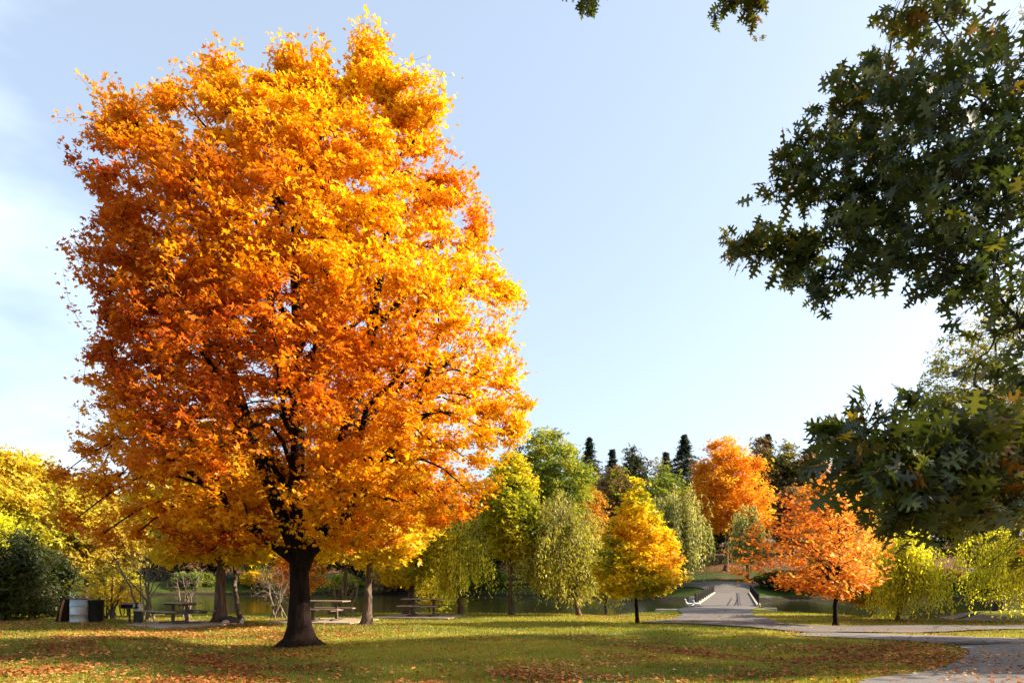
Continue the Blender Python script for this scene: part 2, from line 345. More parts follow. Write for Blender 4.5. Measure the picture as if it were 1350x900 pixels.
T_OAK = oak_tmpl(); T_OAK[0][:, 0] *= .85; T_OAK[0][:, 2] += .16 * (T_OAK[0][:, 1] - .4) ** 2 - .03
def leaves(name, C, size, tm, mat, cols, rng, parent=None, up=0.6, droop=0.0, flat=None, dirs=None, sm=False):
    """one mesh of many small leaves: positions C, per-leaf size and colour"""
    tv, tq = tm; n = len(C)
    nr = rng.normal(0, 1, (n, 3)); nr /= np.linalg.norm(nr, axis=1)[:, None]; nr[:, 2] = np.abs(nr[:, 2]); nr[:, 2] += up
    nr /= np.linalg.norm(nr, axis=1)[:, None]
    d = rng.normal(0, 1, (n, 3)) if dirs is None else dirs + rng.normal(0, .35, (n, 3)); d[:, 2] -= droop
    d -= nr * (d * nr).sum(1)[:, None]; d /= np.linalg.norm(d, axis=1)[:, None] + 1e-9
    s = np.cross(nr, d); size = np.broadcast_to(size, (n,))
    V = C[:, None] + size[:, None, None] * (s[:, None] * tv[None, :, :1] + d[:, None] * tv[None, :, 1:2] + nr[:, None] * tv[None, :, 2:3])
    Q = (tq[None] + (np.arange(n) * len(tv))[:, None, None]).reshape(-1, 4)
    cc = np.repeat(cols, len(tv), 0)
    return np_mesh(name, V.reshape(-1, 3), Q, mat=mat, cols=cc, parent=parent, smooth=sm)
def vnoise(P, rng, sc, n=7):
    """cheap smooth noise 0..1 for points P"""
    k = rng.normal(0, 1, (n, 3)) * sc; ph = rng.uniform(0, 6.28, n)
    return 0.5 + 0.5 * np.tanh(np.sin(P @ k.T + ph).sum(1) / math.sqrt(n) * 1.1)
def pal(v, stops, rng, jit=0.12):
    """colour gradient lookup with per-leaf brightness jitter"""
    s = np.array(stops, float); x = np.clip(v, 0, 1) * (len(s) - 1)
    c = np.stack([np.interp(x, np.arange(len(s)), s[:, k]) for k in range(3)], 1)
    return np.clip(c * np.exp(rng.normal(0, jit, (len(v), 1))), 0, .95)

# ------------------------------------------------------------------ branches
def tubes(Ps, Rs, sides):
    """Ps (M,K,3), Rs (M,K): M tubes in one vertex block"""
    M, K, _ = Ps.shape
    T = np.empty_like(Ps); T[:, 1:-1] = Ps[:, 2:] - Ps[:, :-2]; T[:, 0] = Ps[:, 1] - Ps[:, 0]; T[:, -1] = Ps[:, -1] - Ps[:, -2]
    T /= np.linalg.norm(T, axis=2)[..., None] + 1e-9
    ref = np.where(np.abs(T[:, :1, 2:3]) > .9, np.array([1., 0, 0]), np.array([0, 0, 1.])); ref = np.broadcast_to(ref, T.shape)
    A = np.cross(T, ref); A /= np.linalg.norm(A, axis=2)[..., None] + 1e-9; B = np.cross(T, A)
    an = np.arange(sides) * 2 * math.pi / sides
    V = Ps[:, :, None] + Rs[:, :, None, None] * (A[:, :, None] * np.cos(an)[None, None, :, None] + B[:, :, None] * np.sin(an)[None, None, :, None])
    m = (np.arange(M) * K * sides)[:, None, None]; k = (np.arange(K - 1) * sides)[None, :, None]; s = np.arange(sides)[None, None]; s2 = (s + 1) % sides
    a = m + k
    Q = np.stack([a + s, a + s2, a + sides + s2, a + sides + s], 3).reshape(-1, 4)
    return V.reshape(-1, 3), Q
def bez(A, B, C, K):
    t = np.linspace(0, 1, K)[None, :, None]
    return A[:, None] * (1 - t) ** 2 + 2 * B[:, None] * t * (1 - t) + C[:, None] * t * t
def join(blocks):
    V = []; Q = []; b = 0
    for v, q in blocks: V.append(v); Q.append(q + b); b += len(v)
    return np.concatenate(V), np.concatenate(Q)
class Env:
    """crown outline: heights zs, reach to -x (L), +x (Rr), and along y (D)"""
    def __init__(s, zs, Lx, Rx, Dy, rng, bump=0.12, cx=0, cy=0):
        s.z, s.L, s.R, s.D = map(lambda a: np.array(a, float), (zs, Lx, Rx, Dy)); s.cx, s.cy = cx, cy
        s.k = rng.integers(1, 6, 6); s.kz = rng.normal(0, 1, 6) * 6 / (s.z[-1] - s.z[0]); s.ph = rng.uniform(0, 6.28, 6); s.b = bump
    def rad(s, z, ph):
        c, sn = np.cos(ph), np.sin(ph)
        rx = np.where(c < 0, np.interp(z, s.z, s.L), np.interp(z, s.z, s.R)); ry = np.interp(z, s.z, s.D)
        r = 1 / np.sqrt((c / np.maximum(rx, .01)) ** 2 + (sn / np.maximum(ry, .01)) ** 2)
        return r * (1 + s.b * np.sin(ph[:, None] * s.k + z[:, None] * s.kz + s.ph).sum(1) / 1.6)
    def sample(s, n, rng, shell=0.5):
        zz = rng.uniform(s.z[0], s.z[-1], n * 6); area = (np.interp(zz, s.z, s.L) + np.interp(zz, s.z, s.R)) / 2 * np.interp(zz, s.z, s.D)
        keep = rng.uniform(0, 1, n * 6) < (area / area.max()) ** .75; zz = zz[keep][:n]
        ph = rng.uniform(0, 2 * math.pi, len(zz)); u = rng.uniform(0, 1, len(zz)) ** shell
        r = s.rad(zz, ph) * u
        return np.stack([s.cx + r * np.cos(ph), s.cy + r * np.sin(ph), zz], 1)
def attach(pts, nodes, tang, rad, rng, rise=.35, K=5, rfac=.5, rmin=.004, rmax=.2, up=0.25):
    """branches from the best skeleton node to each point"""
    best = np.zeros(len(pts), int)
    axis_d = np.hypot(nodes[:, 0], nodes[:, 1])
    for a in range(0, len(pts), 400):
        p = pts[a:a + 400]; df = p[:, None] - nodes[None]; dist = np.linalg.norm(df, axis=2)
        cost = dist + 1.6 * np.maximum(0, -(df[..., 2]) + rise * 0 ) * .6 + .5 * np.maximum(0, axis_d[None] - np.hypot(p[:, 0], p[:, 1])[:, None])
        best[a:a + 400] = cost.argmin(1)
    A = nodes[best]; T = tang[best]; Ln = np.linalg.norm(pts - A, axis=1)[:, None]
    Bc = A + T * Ln * .35 + (pts - A) * .15 + np.array([0, 0, 1.]) * Ln * up + rng.normal(0, .07, A.shape) * np.minimum(Ln, 1.5)
    P = bez(A, Bc, pts, K)
    P[:, 1:-1] += rng.normal(0, .03, P[:, 1:-1].shape) * np.minimum(Ln, .9)[:, None]
    r0 = np.minimum(np.clip(rad[best] * rfac, rmin, rmax), np.maximum(.012 * Ln[:, 0] * 2.2, rmin)); t = np.linspace(0, 1, K)[None]
    Rr = r0[:, None] * (1 - .75 * t)
    return P, Rr
def nodes_of(P, Rr):
    T = np.gradient(P, axis=1); T /= np.linalg.norm(T, axis=2)[..., None] + 1e-9
    return P[:, 1:].reshape(-1, 3), T[:, 1:].reshape(-1, 3), Rr[:, 1:].reshape(-1)
def trunk_poly(base_r, h, rng, lean=(0, 0), K=22, flare=1.6, wob=.04):
    t = np.linspace(0, 1, K); z = -0.25 + t ** 1.7 * (h + .25)
    x = lean[0] * t + np.cumsum(rng.normal(0, wob, K)) * t; y = lean[1] * t + np.cumsum(rng.normal(0, wob, K)) * t
    r = base_r * (1 - .82 * t ** 1.1) * (1 + (flare - 1) * np.exp(-np.maximum(z, 0) / (base_r * .5 + .03)))
    return np.stack([x, y, z], 1)[None], r[None]
def skeleton(rng, env, base_r, trunk_h, nl, n2, n3, fork=.25, lean=(0, 0), flare=1.6, up=.25, limb_r=.42, shell=(.45, .4), wob=.04, sides=(30, 6, 4, 3), extra=(), r3=.004, more=None):
    TP2 = []
    TP, TR = trunk_poly(base_r, trunk_h, rng, lean, flare=flare, wob=wob)
    tv, tq = tubes(TP, TR, sides[0]); a_ = np.arctan2(tv[:, 1], tv[:, 0])     # roots and ridges round the foot
    g_ = 1 + (.22 * np.sin(3 * a_ + 1.2) + .14 * np.sin(5 * a_ + .5)) * np.exp(-np.maximum(tv[:, 2], 0) / (base_r * .9)) + .045 * np.sin(7 * a_ + tv[:, 2] * .9) + .03 * np.sin(11 * a_ - tv[:, 2] * 2); tv[:, :2] *= np.where(tv[:, 2] < 1.5, g_, 1)[:, None]
    blocks = [(tv, tq)]
    for e0, e1, er in extra:                                             # further leading stems
        A_ = np.array([e0]); C_ = np.array([e1]); B_ = A_ * [.5, .5, .45] + C_ * [.5, .5, .55] + [[(e1[0] - e0[0]) * .32, 0, -.1]]
        EP = bez(A_, B_, C_, 12); ER = er * (1 - .75 * np.linspace(0, 1, 12))[None]; blocks.append(tubes(EP, ER, 9)); TP2.append(nodes_of(EP, ER))
    N0 = nodes_of(TP, TR); sel = N0[0][:, 2] > trunk_h * fork; N0 = tuple(a[sel] for a in N0)
    N0 = tuple(np.concatenate([a] + [q[j] for q in TP2]) for j, a in enumerate(N0))
    # main limbs: spread in height and direction
    ang = np.arange(nl) * 2.39996 + rng.uniform(0, 6); hz = np.linspace(.30, .93, nl) * (env.z[-1] - env.z[0]) + env.z[0] + rng.normal(0, .2, nl)
    r = env.rad(hz, ang) * rng.uniform(.6, .82, nl)
    LP = np.stack([env.cx + r * np.cos(ang), env.cy + r * np.sin(ang), hz], 1)
    # limbs start lower on the trunk than they end
    st = (np.abs(N0[0][None, :, 2] - (hz - r * .75)[:, None]) + .8 * np.hypot(N0[0][None, :, 0] - LP[:, :1] * .25, N0[0][None, :, 1] - LP[:, 1:2] * .25)).argmin(1)
    A = N0[0][st]; T = N0[1][st]; Ln = np.linalg.norm(LP - A, axis=1)[:, None]
    B = A + np.array([0, 0, 1.]) * Ln * .22 + (LP - A) * .42
    P1 = bez(A, B, LP, 9); P1[:, 1:-1] += rng.normal(0, .018, P1[:, 1:-1].shape) * Ln[:, None]
    R1 = np.minimum(N0[2][st] * limb_r * 1.3, .02 * Ln[:, 0] + base_r * .1)[:, None] * (1 - .8 * np.linspace(0, 1, 9))[None]
    blocks.append(tubes(P1, R1, sides[1]))
    N1 = nodes_of(P1, R1); nod = tuple(np.concatenate([a, b]) for a, b in zip(N0, N1))
    P2, R2 = attach(env.sample(n2, rng, shell[0]), *nod, rng, up=up, K=6, rfac=.55, rmin=max(.008, r3 * 1.6))
    blocks.append(tubes(P2, R2, sides[2])); N2 = nodes_of(P2, R2)
    nod = tuple(np.concatenate([a, b, c]) for a, b, c in zip(N0, N1, N2))
    p3 = env.sample(n3, rng, shell[1]); p3 = p3 if more is None else np.concatenate([p3, more])
    P3, R3 = attach(p3, *nod, rng, up=up * .6, K=5, rfac=.5, rmin=r3, rmax=.02)
    blocks.append(tubes(P3, R3, sides[3]))
    return join(blocks), P3, P2
def twig_leaf_points(P3, per, rng, spread=.18, flat=.45, lo=.35, maxlen=1.2):
    M, K, _ = P3.shape; n = M * per
    idx = np.repeat(np.arange(M), per); ln = np.linalg.norm(P3[:, -1] - P3[:, 0], axis=1)
    lo_ = np.maximum(lo, 1 - maxlen / (ln + .01))[idx]
    t = (lo_ + (1 - lo_) * rng.uniform(0, 1, n)) * (K - 1); i = np.minimum(t.astype(int), K - 2); f = (t - i)[:, None]
    p = P3[idx, i] * (1 - f) + P3[idx, i + 1] * f
    return p + rng.normal(0, 1, (n, 3)) * np.array([spread, spread, spread * flat]), idx

def tree(name, loc, label, cat, env, rng, base_r, trunk_h, palette, bark, n=(14, 60, 400), per=30, size=.14, tm=T_MAPLE, spread=.18,
         group=None, lmat=None, nsc=.9, pn=.75, colfun=None, fork=.25, droop=.3, up_n=.6, drop=0, flatness=.45, clear=None, tv=.12, jit=.12, lo=.35, **kw):
    root = empty(name, loc, label, cat, group)
    (Vb, Qb), P3, P2 = skeleton(rng, env, base_r, trunk_h, *n, fork=fork, **kw)
    np_mesh('trunk', Vb, Qb, mat=bark, parent=root, smooth=True)
    if per:
        C, idx = twig_leaf_points(P3, per, rng, spread, flatness, lo)
        v = vnoise(C, rng, nsc) * pn + (1 - pn) * rng.uniform(0, 1, len(C)) + rng.normal(0, tv, len(P3))[idx]
        if colfun is not None: v = colfun(C, v)
        if clear is not None: k = clear(C, rng); C = C[k]; v = v[k]
        if drop: k = rng.uniform(0, 1, len(C)) > drop * vnoise(C, rng, nsc * .6); C = C[k]; v = v[k]
        leaves('crown', C, size * rng.uniform(.65, 1.25, len(C)), tm, lmat or LEAF, pal(v, palette, rng, jit), rng, root, up_n, droop)
    return root

def W(px, py, D): return np.array([(px - CX) / FPX * D, D, CAMZ + (HY - py) / FPX * D])
def base_at(px, D):
    x = (px - CX) / FPX * D; return (x, D, H(x, D))
# palettes (real leaf colours)
P_MAPLE = [(.42, .05, .012), (.60, .13, .012), (.70, .24, .014), (.78, .36, .016), (.80, .46, .02)]
P_ORANGE = [(.58, .15, .02), (.72, .28, .03), (.78, .38, .06), (.80, .48, .12)]
P_GOLD = [(.40, .33, .02), (.62, .45, .02), (.76, .54, .02), (.68, .38, .02)]
P_YG = [(.18, .23, .02), (.34, .36, .02), (.52, .48, .02), (.62, .52, .03)]
P_YOUNG = [(.16, .20, .012), (.38, .36, .012), (.64, .52, .012), (.74, .52, .012), (.70, .38, .012)]
P_WILLOW = [(.22, .24, .03), (.38, .38, .04), (.52, .48, .05), (.62, .52, .05)]
P_WILLOW_BRIGHT = [(.22, .24, .02), (.42, .42, .025), (.58, .54, .03), (.66, .56, .03)]
P_PALE = [(.28, .31, .08), (.40, .42, .11), (.52, .52, .16)]
P_GREEN = [(.07, .11, .02), (.13, .18, .025), (.22, .27, .03), (.34, .34, .03)]
P_DARK = [(.020, .034, .009), (.042, .058, .013), (.075, .085, .016)]
P_RUSSET = [(.10, .05, .03), (.19, .09, .04), (.26, .15, .05), (.14, .12, .04)]
P_OAK = [(.018, .032, .010), (.026, .042, .010), (.045, .06, .012), (.12, .10, .012), (.17, .07, .014)]

# ------------------------------------------------------------------ the big sugar maple
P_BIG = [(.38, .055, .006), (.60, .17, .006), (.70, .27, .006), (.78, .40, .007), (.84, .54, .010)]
def big_maple():
    rng = np.random.default_rng(11)
    loc = base_at(393, 17.6)
    zs = [2.3, 2.9, 3.8, 5.2, 6.8, 8.2, 9.6, 10.9, 12.1, 13.0, 13.8]
    Lx = [4.6, 6.0, 6.3, 6.3, 6.3, 6.2, 6.1, 6.0, 5.8, 5.1, 2.4]
    Rx = [1.5, 3.1, 4.2, 4.5, 4.5, 4.4, 4.0, 3.7, 3.4, 2.9, 1.5]
    Dy = [1.8, 2.8, 3.5, 3.9, 4.1, 4.1, 3.9, 3.3, 2.4, 1.4, .5]
    env = Env(zs, Lx, Rx, Dy, rng, .12)
    tops = [(492, 62, .42, .75, 75), (385, 78, .4, .5, 50), (292, 92, .45, .5, 55), (165, 140, .6, .6, 34), (572, 122, .38, .4, 45), (122, 200, .5, .6, 34), (612, 240, .4, .5, 40), (665, 385, .35, .5, 30), (108, 330, .4, .5, 40), (650, 545, .6, .4, 40), (240, 110, .25, .5, 14), (425, 85, .3, .5, 14), (505, 105, .6, .5, 50), (560, 165, .5, .4, 30)]
    more = np.concatenate([(W(px, py, 17.6 + rng.normal(0, .5)) - np.array(loc)) + rng.normal(0, 1, (k, 3)) * [a, a, b] * .55 for px, py, a, b, k in tops])
    def cf(C, v): return np.clip(.72 * (v - .5) + .56 + C[:, 0] * .062 + rng.normal(0, .04, len(C)), 0, 1)  # yellower to the right: partly leaf turning, partly sunlit side painted into the colour
    def clear(C, rng):      # the forks of the trunk stand free of leaves
        hole = (np.abs(C[:, 0] - .15) < .55 + .12 * np.sin(C[:, 2] * 3)) & (C[:, 1] < .2) & (C[:, 2] < 6.2)
        return ~(hole & (rng.uniform(0, 1, len(C)) < .86)) & ~((C[:, 2] < 1.75 + .35 * np.abs(C[:, 0])) & (np.abs(C[:, 0]) < 2.6))
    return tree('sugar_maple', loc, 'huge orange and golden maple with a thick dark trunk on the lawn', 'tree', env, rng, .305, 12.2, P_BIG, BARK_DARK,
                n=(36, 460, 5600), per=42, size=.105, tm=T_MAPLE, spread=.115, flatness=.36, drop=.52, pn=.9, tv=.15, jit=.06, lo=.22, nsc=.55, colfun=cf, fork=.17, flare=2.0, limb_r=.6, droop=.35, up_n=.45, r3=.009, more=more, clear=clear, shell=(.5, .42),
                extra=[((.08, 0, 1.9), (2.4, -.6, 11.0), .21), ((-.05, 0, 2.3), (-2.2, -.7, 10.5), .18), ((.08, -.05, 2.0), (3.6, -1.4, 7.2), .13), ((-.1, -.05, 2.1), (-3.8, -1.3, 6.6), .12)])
big_maple()
#@@REST
# ------------------------------------------------------------------ other near-bank trees
def round_env(rng, z0, z1, wl, wr=None, wd=None, shape=(.55, .95, 1, .9, .62, .15), bump=.12, cx=0, cy=0):
    k = len(shape); zs = np.linspace(z0, z1, k); s = np.array(shape); wr = wr or wl; wd = wd or (wl + wr) / 2
    return Env(zs, s * wl, s * wr, s * wd, rng, bump, cx, cy)
def gen_tree(name, px, D, top, hw, label, palette, bark=BARK_GREY, seed=0, low=None, n=(10, 50, 320), per=16, size=.3, tm=T_SPRIG, shape=(.55, .95, 1, .9, .62, .15),
             cat='tree', group=None, lmat=None, br=None, spread=None, hwr=None, bump=.12, **kw):
    """px: photo column used only to work out where the tree stands; D metres from the camera"""
    rng = np.random.default_rng(seed); x, y, z = base_at(px, D); m = D / FPX
    ht = CAMZ + (HY - top) * m - z; wl = hw * m; wr = (hwr or hw) * m; lo = ht * .12 if low is None else CAMZ + (HY - low) * m - z
    env = round_env(rng, max(lo, .3), ht, wl, wr, None, shape, bump)
    if 'cx' in kw: env.cx = kw.pop('cx')
    return tree(name, (x, y, z), label, cat, env, rng, br or ht * .022 + .05, ht * .85, palette, bark, n=n, per=per, size=size, tm=tm,
                spread=spread or size * 1.3, group=group, lmat=lmat or LEAF_FAR, **kw)
# trees standing on the lawn and the near bank
gen_tree('maple_tree', 288, 27.5, 560, 110, 'thick dark trunked golden maple behind the left side of the huge maple', P_GOLD, BARK_GREY, 21, low=742, n=(14, 90, 900), per=16, size=.2, tm=T_MAPLE, lmat=LEAF, br=.27, fork=.2, flare=1.35)
gen_tree('maple_tree', 322, 28.2, 600, 60, 'slim leaning trunk close beside the thick dark trunk', P_GOLD, BARK_GREY, 22, low=735, n=(9, 40, 260), per=14, size=.2, tm=T_MAPLE, lmat=LEAF, br=.13, fork=.35, lean=(-.7, .2), flare=1.3)
gen_tree('maple_tree', 480, 26.3, 560, 95, 'straight single trunk tree with golden leaves right of the huge maple trunk', P_GOLD, BARK_GREY, 23, low=742, n=(13, 80, 800), per=16, size=.19, tm=T_MAPLE, lmat=LEAF, br=.20, fork=.28, lean=(.5, 0), flare=1.4)
gen_tree('leaning_tree', 432, 33.5, 640, 50, 'forked trunk leaning right at the water edge behind the middle picnic table', P_YG, BARK_GREY, 24, low=740, n=(7, 30, 200), per=12, size=.2, lmat=LEAF, br=.17, fork=.3, lean=(1.6, 0), limb_r=.8)
gen_tree('bank_tree', 536, 34.2, 620, 62, 'dark trunk tree leaning over the water behind the right picnic table', P_YOUNG, BARK_GREY, 25, low=772, n=(9, 50, 420), per=16, size=.19, lmat=LEAF, br=.22, fork=.3, lean=(.4, .6))
gen_tree('column_tree', 675, 33.5, 598, 36, 'tall narrow lime yellow tree beside the weeping willow', P_YG, BARK_GREY, 26, low=735, n=(16, 90, 800), per=20, size=.17, lmat=LEAF, br=.14, shape=(.45, .8, 1, .95, .8, .55, .15), fork=.2, flare=1.3)
gen_tree('young_maple', 841, 27.2, 628, 63, 'small cone shaped young maple with green, yellow and orange leaves before the bridge', P_YOUNG, BARK_DARK, 27, low=786, n=(18, 120, 900), per=20, size=.135, tm=T_MAPLE, lmat=LEAF, drop=.45, br=.085,
         shape=(.55, 1, .98, .86, .66, .46, .24, .06), fork=.12, bump=.17, nsc=1.6, flare=1.3, spread=.12)
gen_tree('orange_maple', 1101, 25.9, 624, 118, 'small spreading orange maple with dark trunk right of the bridge', P_ORANGE, BARK_DARK, 28, low=788, n=(18, 120, 900), per=15, size=.12, tm=T_MAPLE, lmat=LEAF, br=.11, drop=.55, r3=.006, flatness=.35,
         hwr=52, shape=(.45, .95, 1, .9, .7, .45, .15), fork=.15, nsc=1.2, flare=1.3, spread=.13, bump=.2)
gen_tree('amber_maple', 1148, 31, 712, 42, 'low olive and amber foliage tree between the orange maple and the willow', [(.25, .13, .02), (.50, .27, .02), (.45, .32, .03)], BARK_GREY, 29, low=800, n=(10, 50, 380), per=18, size=.15, lmat=LEAF, br=.08)

LEAF_W = leaf_mat('willow_leaf', 0.62, 0.015, 0.5, (1.15, 1.08, .6))
P_WILLOW_BRIGHT = [(.46, .47, .03), (.68, .66, .035), (.82, .77, .04), (.86, .74, .04)]
def willow(px, D, top, hw, label, palette, seed, low=800, nb=90, ns=420, per=26, size=.17, br=.2, lean=(0, 0), group=None, hwr=None, trunk_px=None, mat=None):
    """weeping willow: arching boughs and hanging leafy strands"""
    rng = np.random.default_rng(seed); x, y, z = base_at(trunk_px or px, D); m = D / FPX; off = (px - (trunk_px or px)) * m
    ht = CAMZ + (HY - top) * m - z; wl = hw * m; wr = (hwr or hw) * m; zl = CAMZ + (HY - low) * m - z
    root = empty('weeping_willow', (x, y, z), label, 'willow', group)
    env = round_env(rng, ht * .35, ht, wl, wr, None, (.8, .98, .95, .75, .3), .10, cx=off)
    TP, TR = trunk_poly(br, ht * .6, rng, (off * .6 + lean[0], lean[1]), flare=1.4); blocks = [tubes(TP, TR, 8)]
    N0 = nodes_of(TP, TR); sel = N0[0][:, 2] > ht * .18; N0 = tuple(a[sel] for a in N0)
    pts = env.sample(nb, rng, .35); P1, R1 = attach(pts, *N0, rng, up=.35, K=8, rfac=.5, rmin=.015)
    blocks.append(tubes(P1, R1, 5)); N1 = nodes_of(P1, R1)
    o = rng.integers(0, len(N1[0]), ns); A = N1[0][o]; dirn = A - np.array([off, 0, 0]); dirn[:, 2] = 0; dirn /= np.linalg.norm(dirn, axis=1)[:, None] + .01
    clump = rng.uniform(.6, 1, nb)[(o // 7) % nb]
    ln = np.clip((A[:, 2] - zl) * rng.uniform(.5, 1.05, ns) * clump, .3, None); outw = rng.uniform(.05, .5, ns) * min(wl, 1.6)
    K = 7; t = np.linspace(0, 1, K)[None, :, None]
    Pk = A[:, None] + dirn[:, None] * outw[:, None, None] * (1 - (1 - t) ** 2) + np.array([0, 0, 1.]) * (.25 * outw[:, None, None] * np.sin(t * math.pi) * (1 - t) - ln[:, None, None] * t ** 1.35) + rng.normal(0, .03, (ns, K, 3))
    blocks.append(tubes(Pk, np.full((ns, K), .005) * D / 30, 3))
    Vb, Qb = join(blocks); np_mesh('trunk', Vb, Qb, mat=BARK_GREY, parent=root, smooth=True)
    C, idx = twig_leaf_points(Pk, per, rng, .045 * D / 28 + .02, 1.0, 0.0, 99)
    v = vnoise(C * np.array([1, 1, .35]), rng, 1.1) * .6 + .25 * rng.uniform(0, 1, len(C)) + .2 * rng.normal(0, .6, ns)[idx]
    leaves('crown', C, size * rng.uniform(.7, 1.3, len(C)), tmpl([(0, 0, 0), (.15, .4, .02), (0, 1, 0), (-.15, .4, .02)], [[0, 1, 2, 3]]), mat or LEAF, pal(v, palette, rng), rng, root, 0.1,
           dirs=np.tile([0, 0, -1.0], (len(C), 1)))
    return root
willow(612, 34, 668, 46, 'small weeping willow hanging over the water with forked trunk right of the picnic tables', P_WILLOW_BRIGHT, 31, low=800, nb=45, ns=300, per=28, trunk_px=607, br=.16)
willow(742, 33.5, 640, 62, 'olive weeping willow on the near bank left of the small young maple', P_WILLOW, 32, low=800, nb=130, ns=1000, per=34, trunk_px=766, br=.15)
willow(800, 37, 700, 45, 'low weeping willow half hidden behind the small young maple', P_WILLOW, 33, low=800, nb=50, ns=380, per=28, br=.12)
willow(1194, 28.6, 686, 47, 'bright yellow weeping willow beside the curving path', P_WILLOW_BRIGHT, 34, low=816, nb=110, ns=800, per=30, size=.15, br=.13, trunk_px=1182, mat=LEAF_W)
willow(1362, 27.8, 660, 92, 'large yellow weeping willow at the right edge hanging to the grass', P_WILLOW_BRIGHT, 35, low=820, nb=190, ns=1150, per=30, size=.15, br=.22, trunk_px=1420, mat=LEAF_W)

# ------------------------------------------------------------------ bare shrubs and hedge on the left
def bare_shrub(px, D, top, hw, label, seed, stems=7, n2=70, n3=330, per=0, palette=None, bark=None, br=.045):
    rng = np.random.default_rng(seed); x, y, z = base_at(px, D); m = D / FPX; ht = CAMZ + (HY - top) * m - z; wl = hw * m
    root = empty('bare_shrub', (x, y, z), label, 'shrub')
    an = rng.uniform(0, 6.28, stems); tip = np.stack([np.cos(an) * wl * rng.uniform(.3, .8, stems), np.sin(an) * wl * .5, ht * rng.uniform(.6, .95, stems)], 1)
    A = np.stack([rng.normal(0, .22, stems), rng.normal(0, .15, stems), np.full(stems, -.1)], 1)
    B = A * .6 + tip * np.array([.35, .35, .55]) + rng.normal(0, .12, (stems, 3)); P1 = bez(A, B, tip, 10); P1[:, 1:-1] += rng.normal(0, .025, P1[:, 1:-1].shape)
    R1 = br * rng.uniform(.6, 1.4, stems)[:, None] * (1 - .8 * np.linspace(0, 1, 10))[None]; bl = [tubes(P1, R1, 6)]; N1 = nodes_of(P1, R1)
    env = round_env(rng, ht * .25, ht, wl, shape=(.5, .9, 1, .8, .3))
    P2, R2 = attach(env.sample(n2, rng, .6), *N1, rng, up=.3, K=6, rfac=.5, rmin=.008); bl.append(tubes(P2, R2, 4)); N2 = nodes_of(P2, R2)
    nd = tuple(np.concatenate([a, b]) for a, b in zip(N1, N2))
    P3, R3 = attach(env.sample(n3, rng, .4), *nd, rng, up=.25, K=5, rfac=.5, rmin=.005, rmax=.01); bl.append(tubes(P3, R3, 3))
    Vb, Qb = join(bl); np_mesh('stems', Vb, Qb, mat=bark or BARK_PALE, parent=root, smooth=True)
    if per:
        C, idx = twig_leaf_points(P3, per, rng, .12); leaves('foliage', C, .12 * rng.uniform(.6, 1.2, len(C)), T_MAPLE, LEAF, pal(vnoise(C, rng, 1.2), palette or P_GOLD, rng), rng, root, .4, .3)
    return root
bare_shrub(190, 29, 712, 62, 'leafless many stemmed shrub behind the grill at the water edge', 41, 9, 110, 700, bark=BARK_PALE)
bare_shrub(143, 29.5, 745, 40, 'low tangled bare shrub with arching stems behind the black bin', 42, 7, 60, 300, per=3, bark=BARK_GREY)
bare_shrub(248, 31, 742, 30, 'thin bare shrub behind the left picnic table', 43, 5, 40, 240, bark=BARK_PALE)
bare_shrub(362, 30, 745, 36, 'pale twiggy shrub between the slim trunk and the huge maple', 44, 9, 80, 520, bark=BARK_PALE)
bare_shrub(395, 33, 715, 36, 'golden leaved shrub peeking out right behind the huge maple trunk', 45, 5, 40, 240, per=16, palette=P_MAPLE[2:], bark=BARK_GREY)
bare_shrub(452, 32, 748, 30, 'wispy bare shrub behind the middle picnic table', 46, 6, 50, 300, bark=BARK_PALE)
bare_shrub(160, 33, 760, 30, 'small yellow leaved shrub at the water edge behind the grill', 47, 5, 30, 180, per=10, palette=P_GOLD, bark=BARK_GREY)
bare_shrub(575, 37, 745, 34, 'feathery yellow shrub behind the right picnic table', 48, 6, 50, 340, per=10, palette=P_YG, bark=BARK_GREY)

def bush(name, px, D, top, hw, label, palette, seed, npts=5200, size=.13, mat=None, low=0.05, cat='bush', wob=.16):
    rng = np.random.default_rng(seed); x, y, z = base_at(px, D); m = D / FPX; ht = CAMZ + (HY - top) * m - z; wl = hw * m
    root = empty(name, (x, y, z), label, cat)
    env = round_env(rng, low, ht, wl, shape=(.85, 1, .98, .85, .6, .25), bump=wob)
    an = rng.uniform(0, 6.28, 12); tip = np.stack([np.cos(an) * wl * .7, np.sin(an) * wl * .7, rng.uniform(.5, .9, 12) * ht], 1)
    P1 = bez(np.zeros((12, 3)) + rng.normal(0, .1, (12, 3)) * [1, 1, 0], tip * [.3, .3, .5], tip, 8); R1 = .04 * np.ones((12, 1)) * (1 - .7 * np.linspace(0, 1, 8))[None]
    N1 = nodes_of(P1, R1); P3, R3 = attach(env.sample(npts // 12, rng, .3), *N1, rng, K=5, rmin=.006, rmax=.015)
    Vb, Qb = join([tubes(P1, R1, 5), tubes(P3, R3, 3)]); np_mesh('stems', Vb, Qb, mat=BARK_GREY, parent=root, smooth=True)
    C, idx = twig_leaf_points(P3, 12, rng, .16, .8, .4)
    v = vnoise(C, rng, 1.0) * .7 + .3 * rng.uniform(0, 1, len(C)); leaves('foliage', C, size * rng.uniform(.7, 1.3, len(C)), T_SPRIG, mat or LEAF, pal(v, palette, rng), rng, root, .4, .1)
    return root
bush('evergreen_bush', 8, 29, 700, 52, 'tall dark green bush at the left edge of the lawn', P_DARK + [(.12, .15, .02)], 51, 12000)
bush('evergreen_bush', 62, 31, 722, 36, 'dark green bush with yellow flecks beside the leaning stump', P_DARK + [(.25, .20, .02)], 52, 8000)
bush('evergreen_bush', -60, 30, 690, 50, 'dark green bush cut off by the left edge of the photo', P_DARK, 53, 6000)

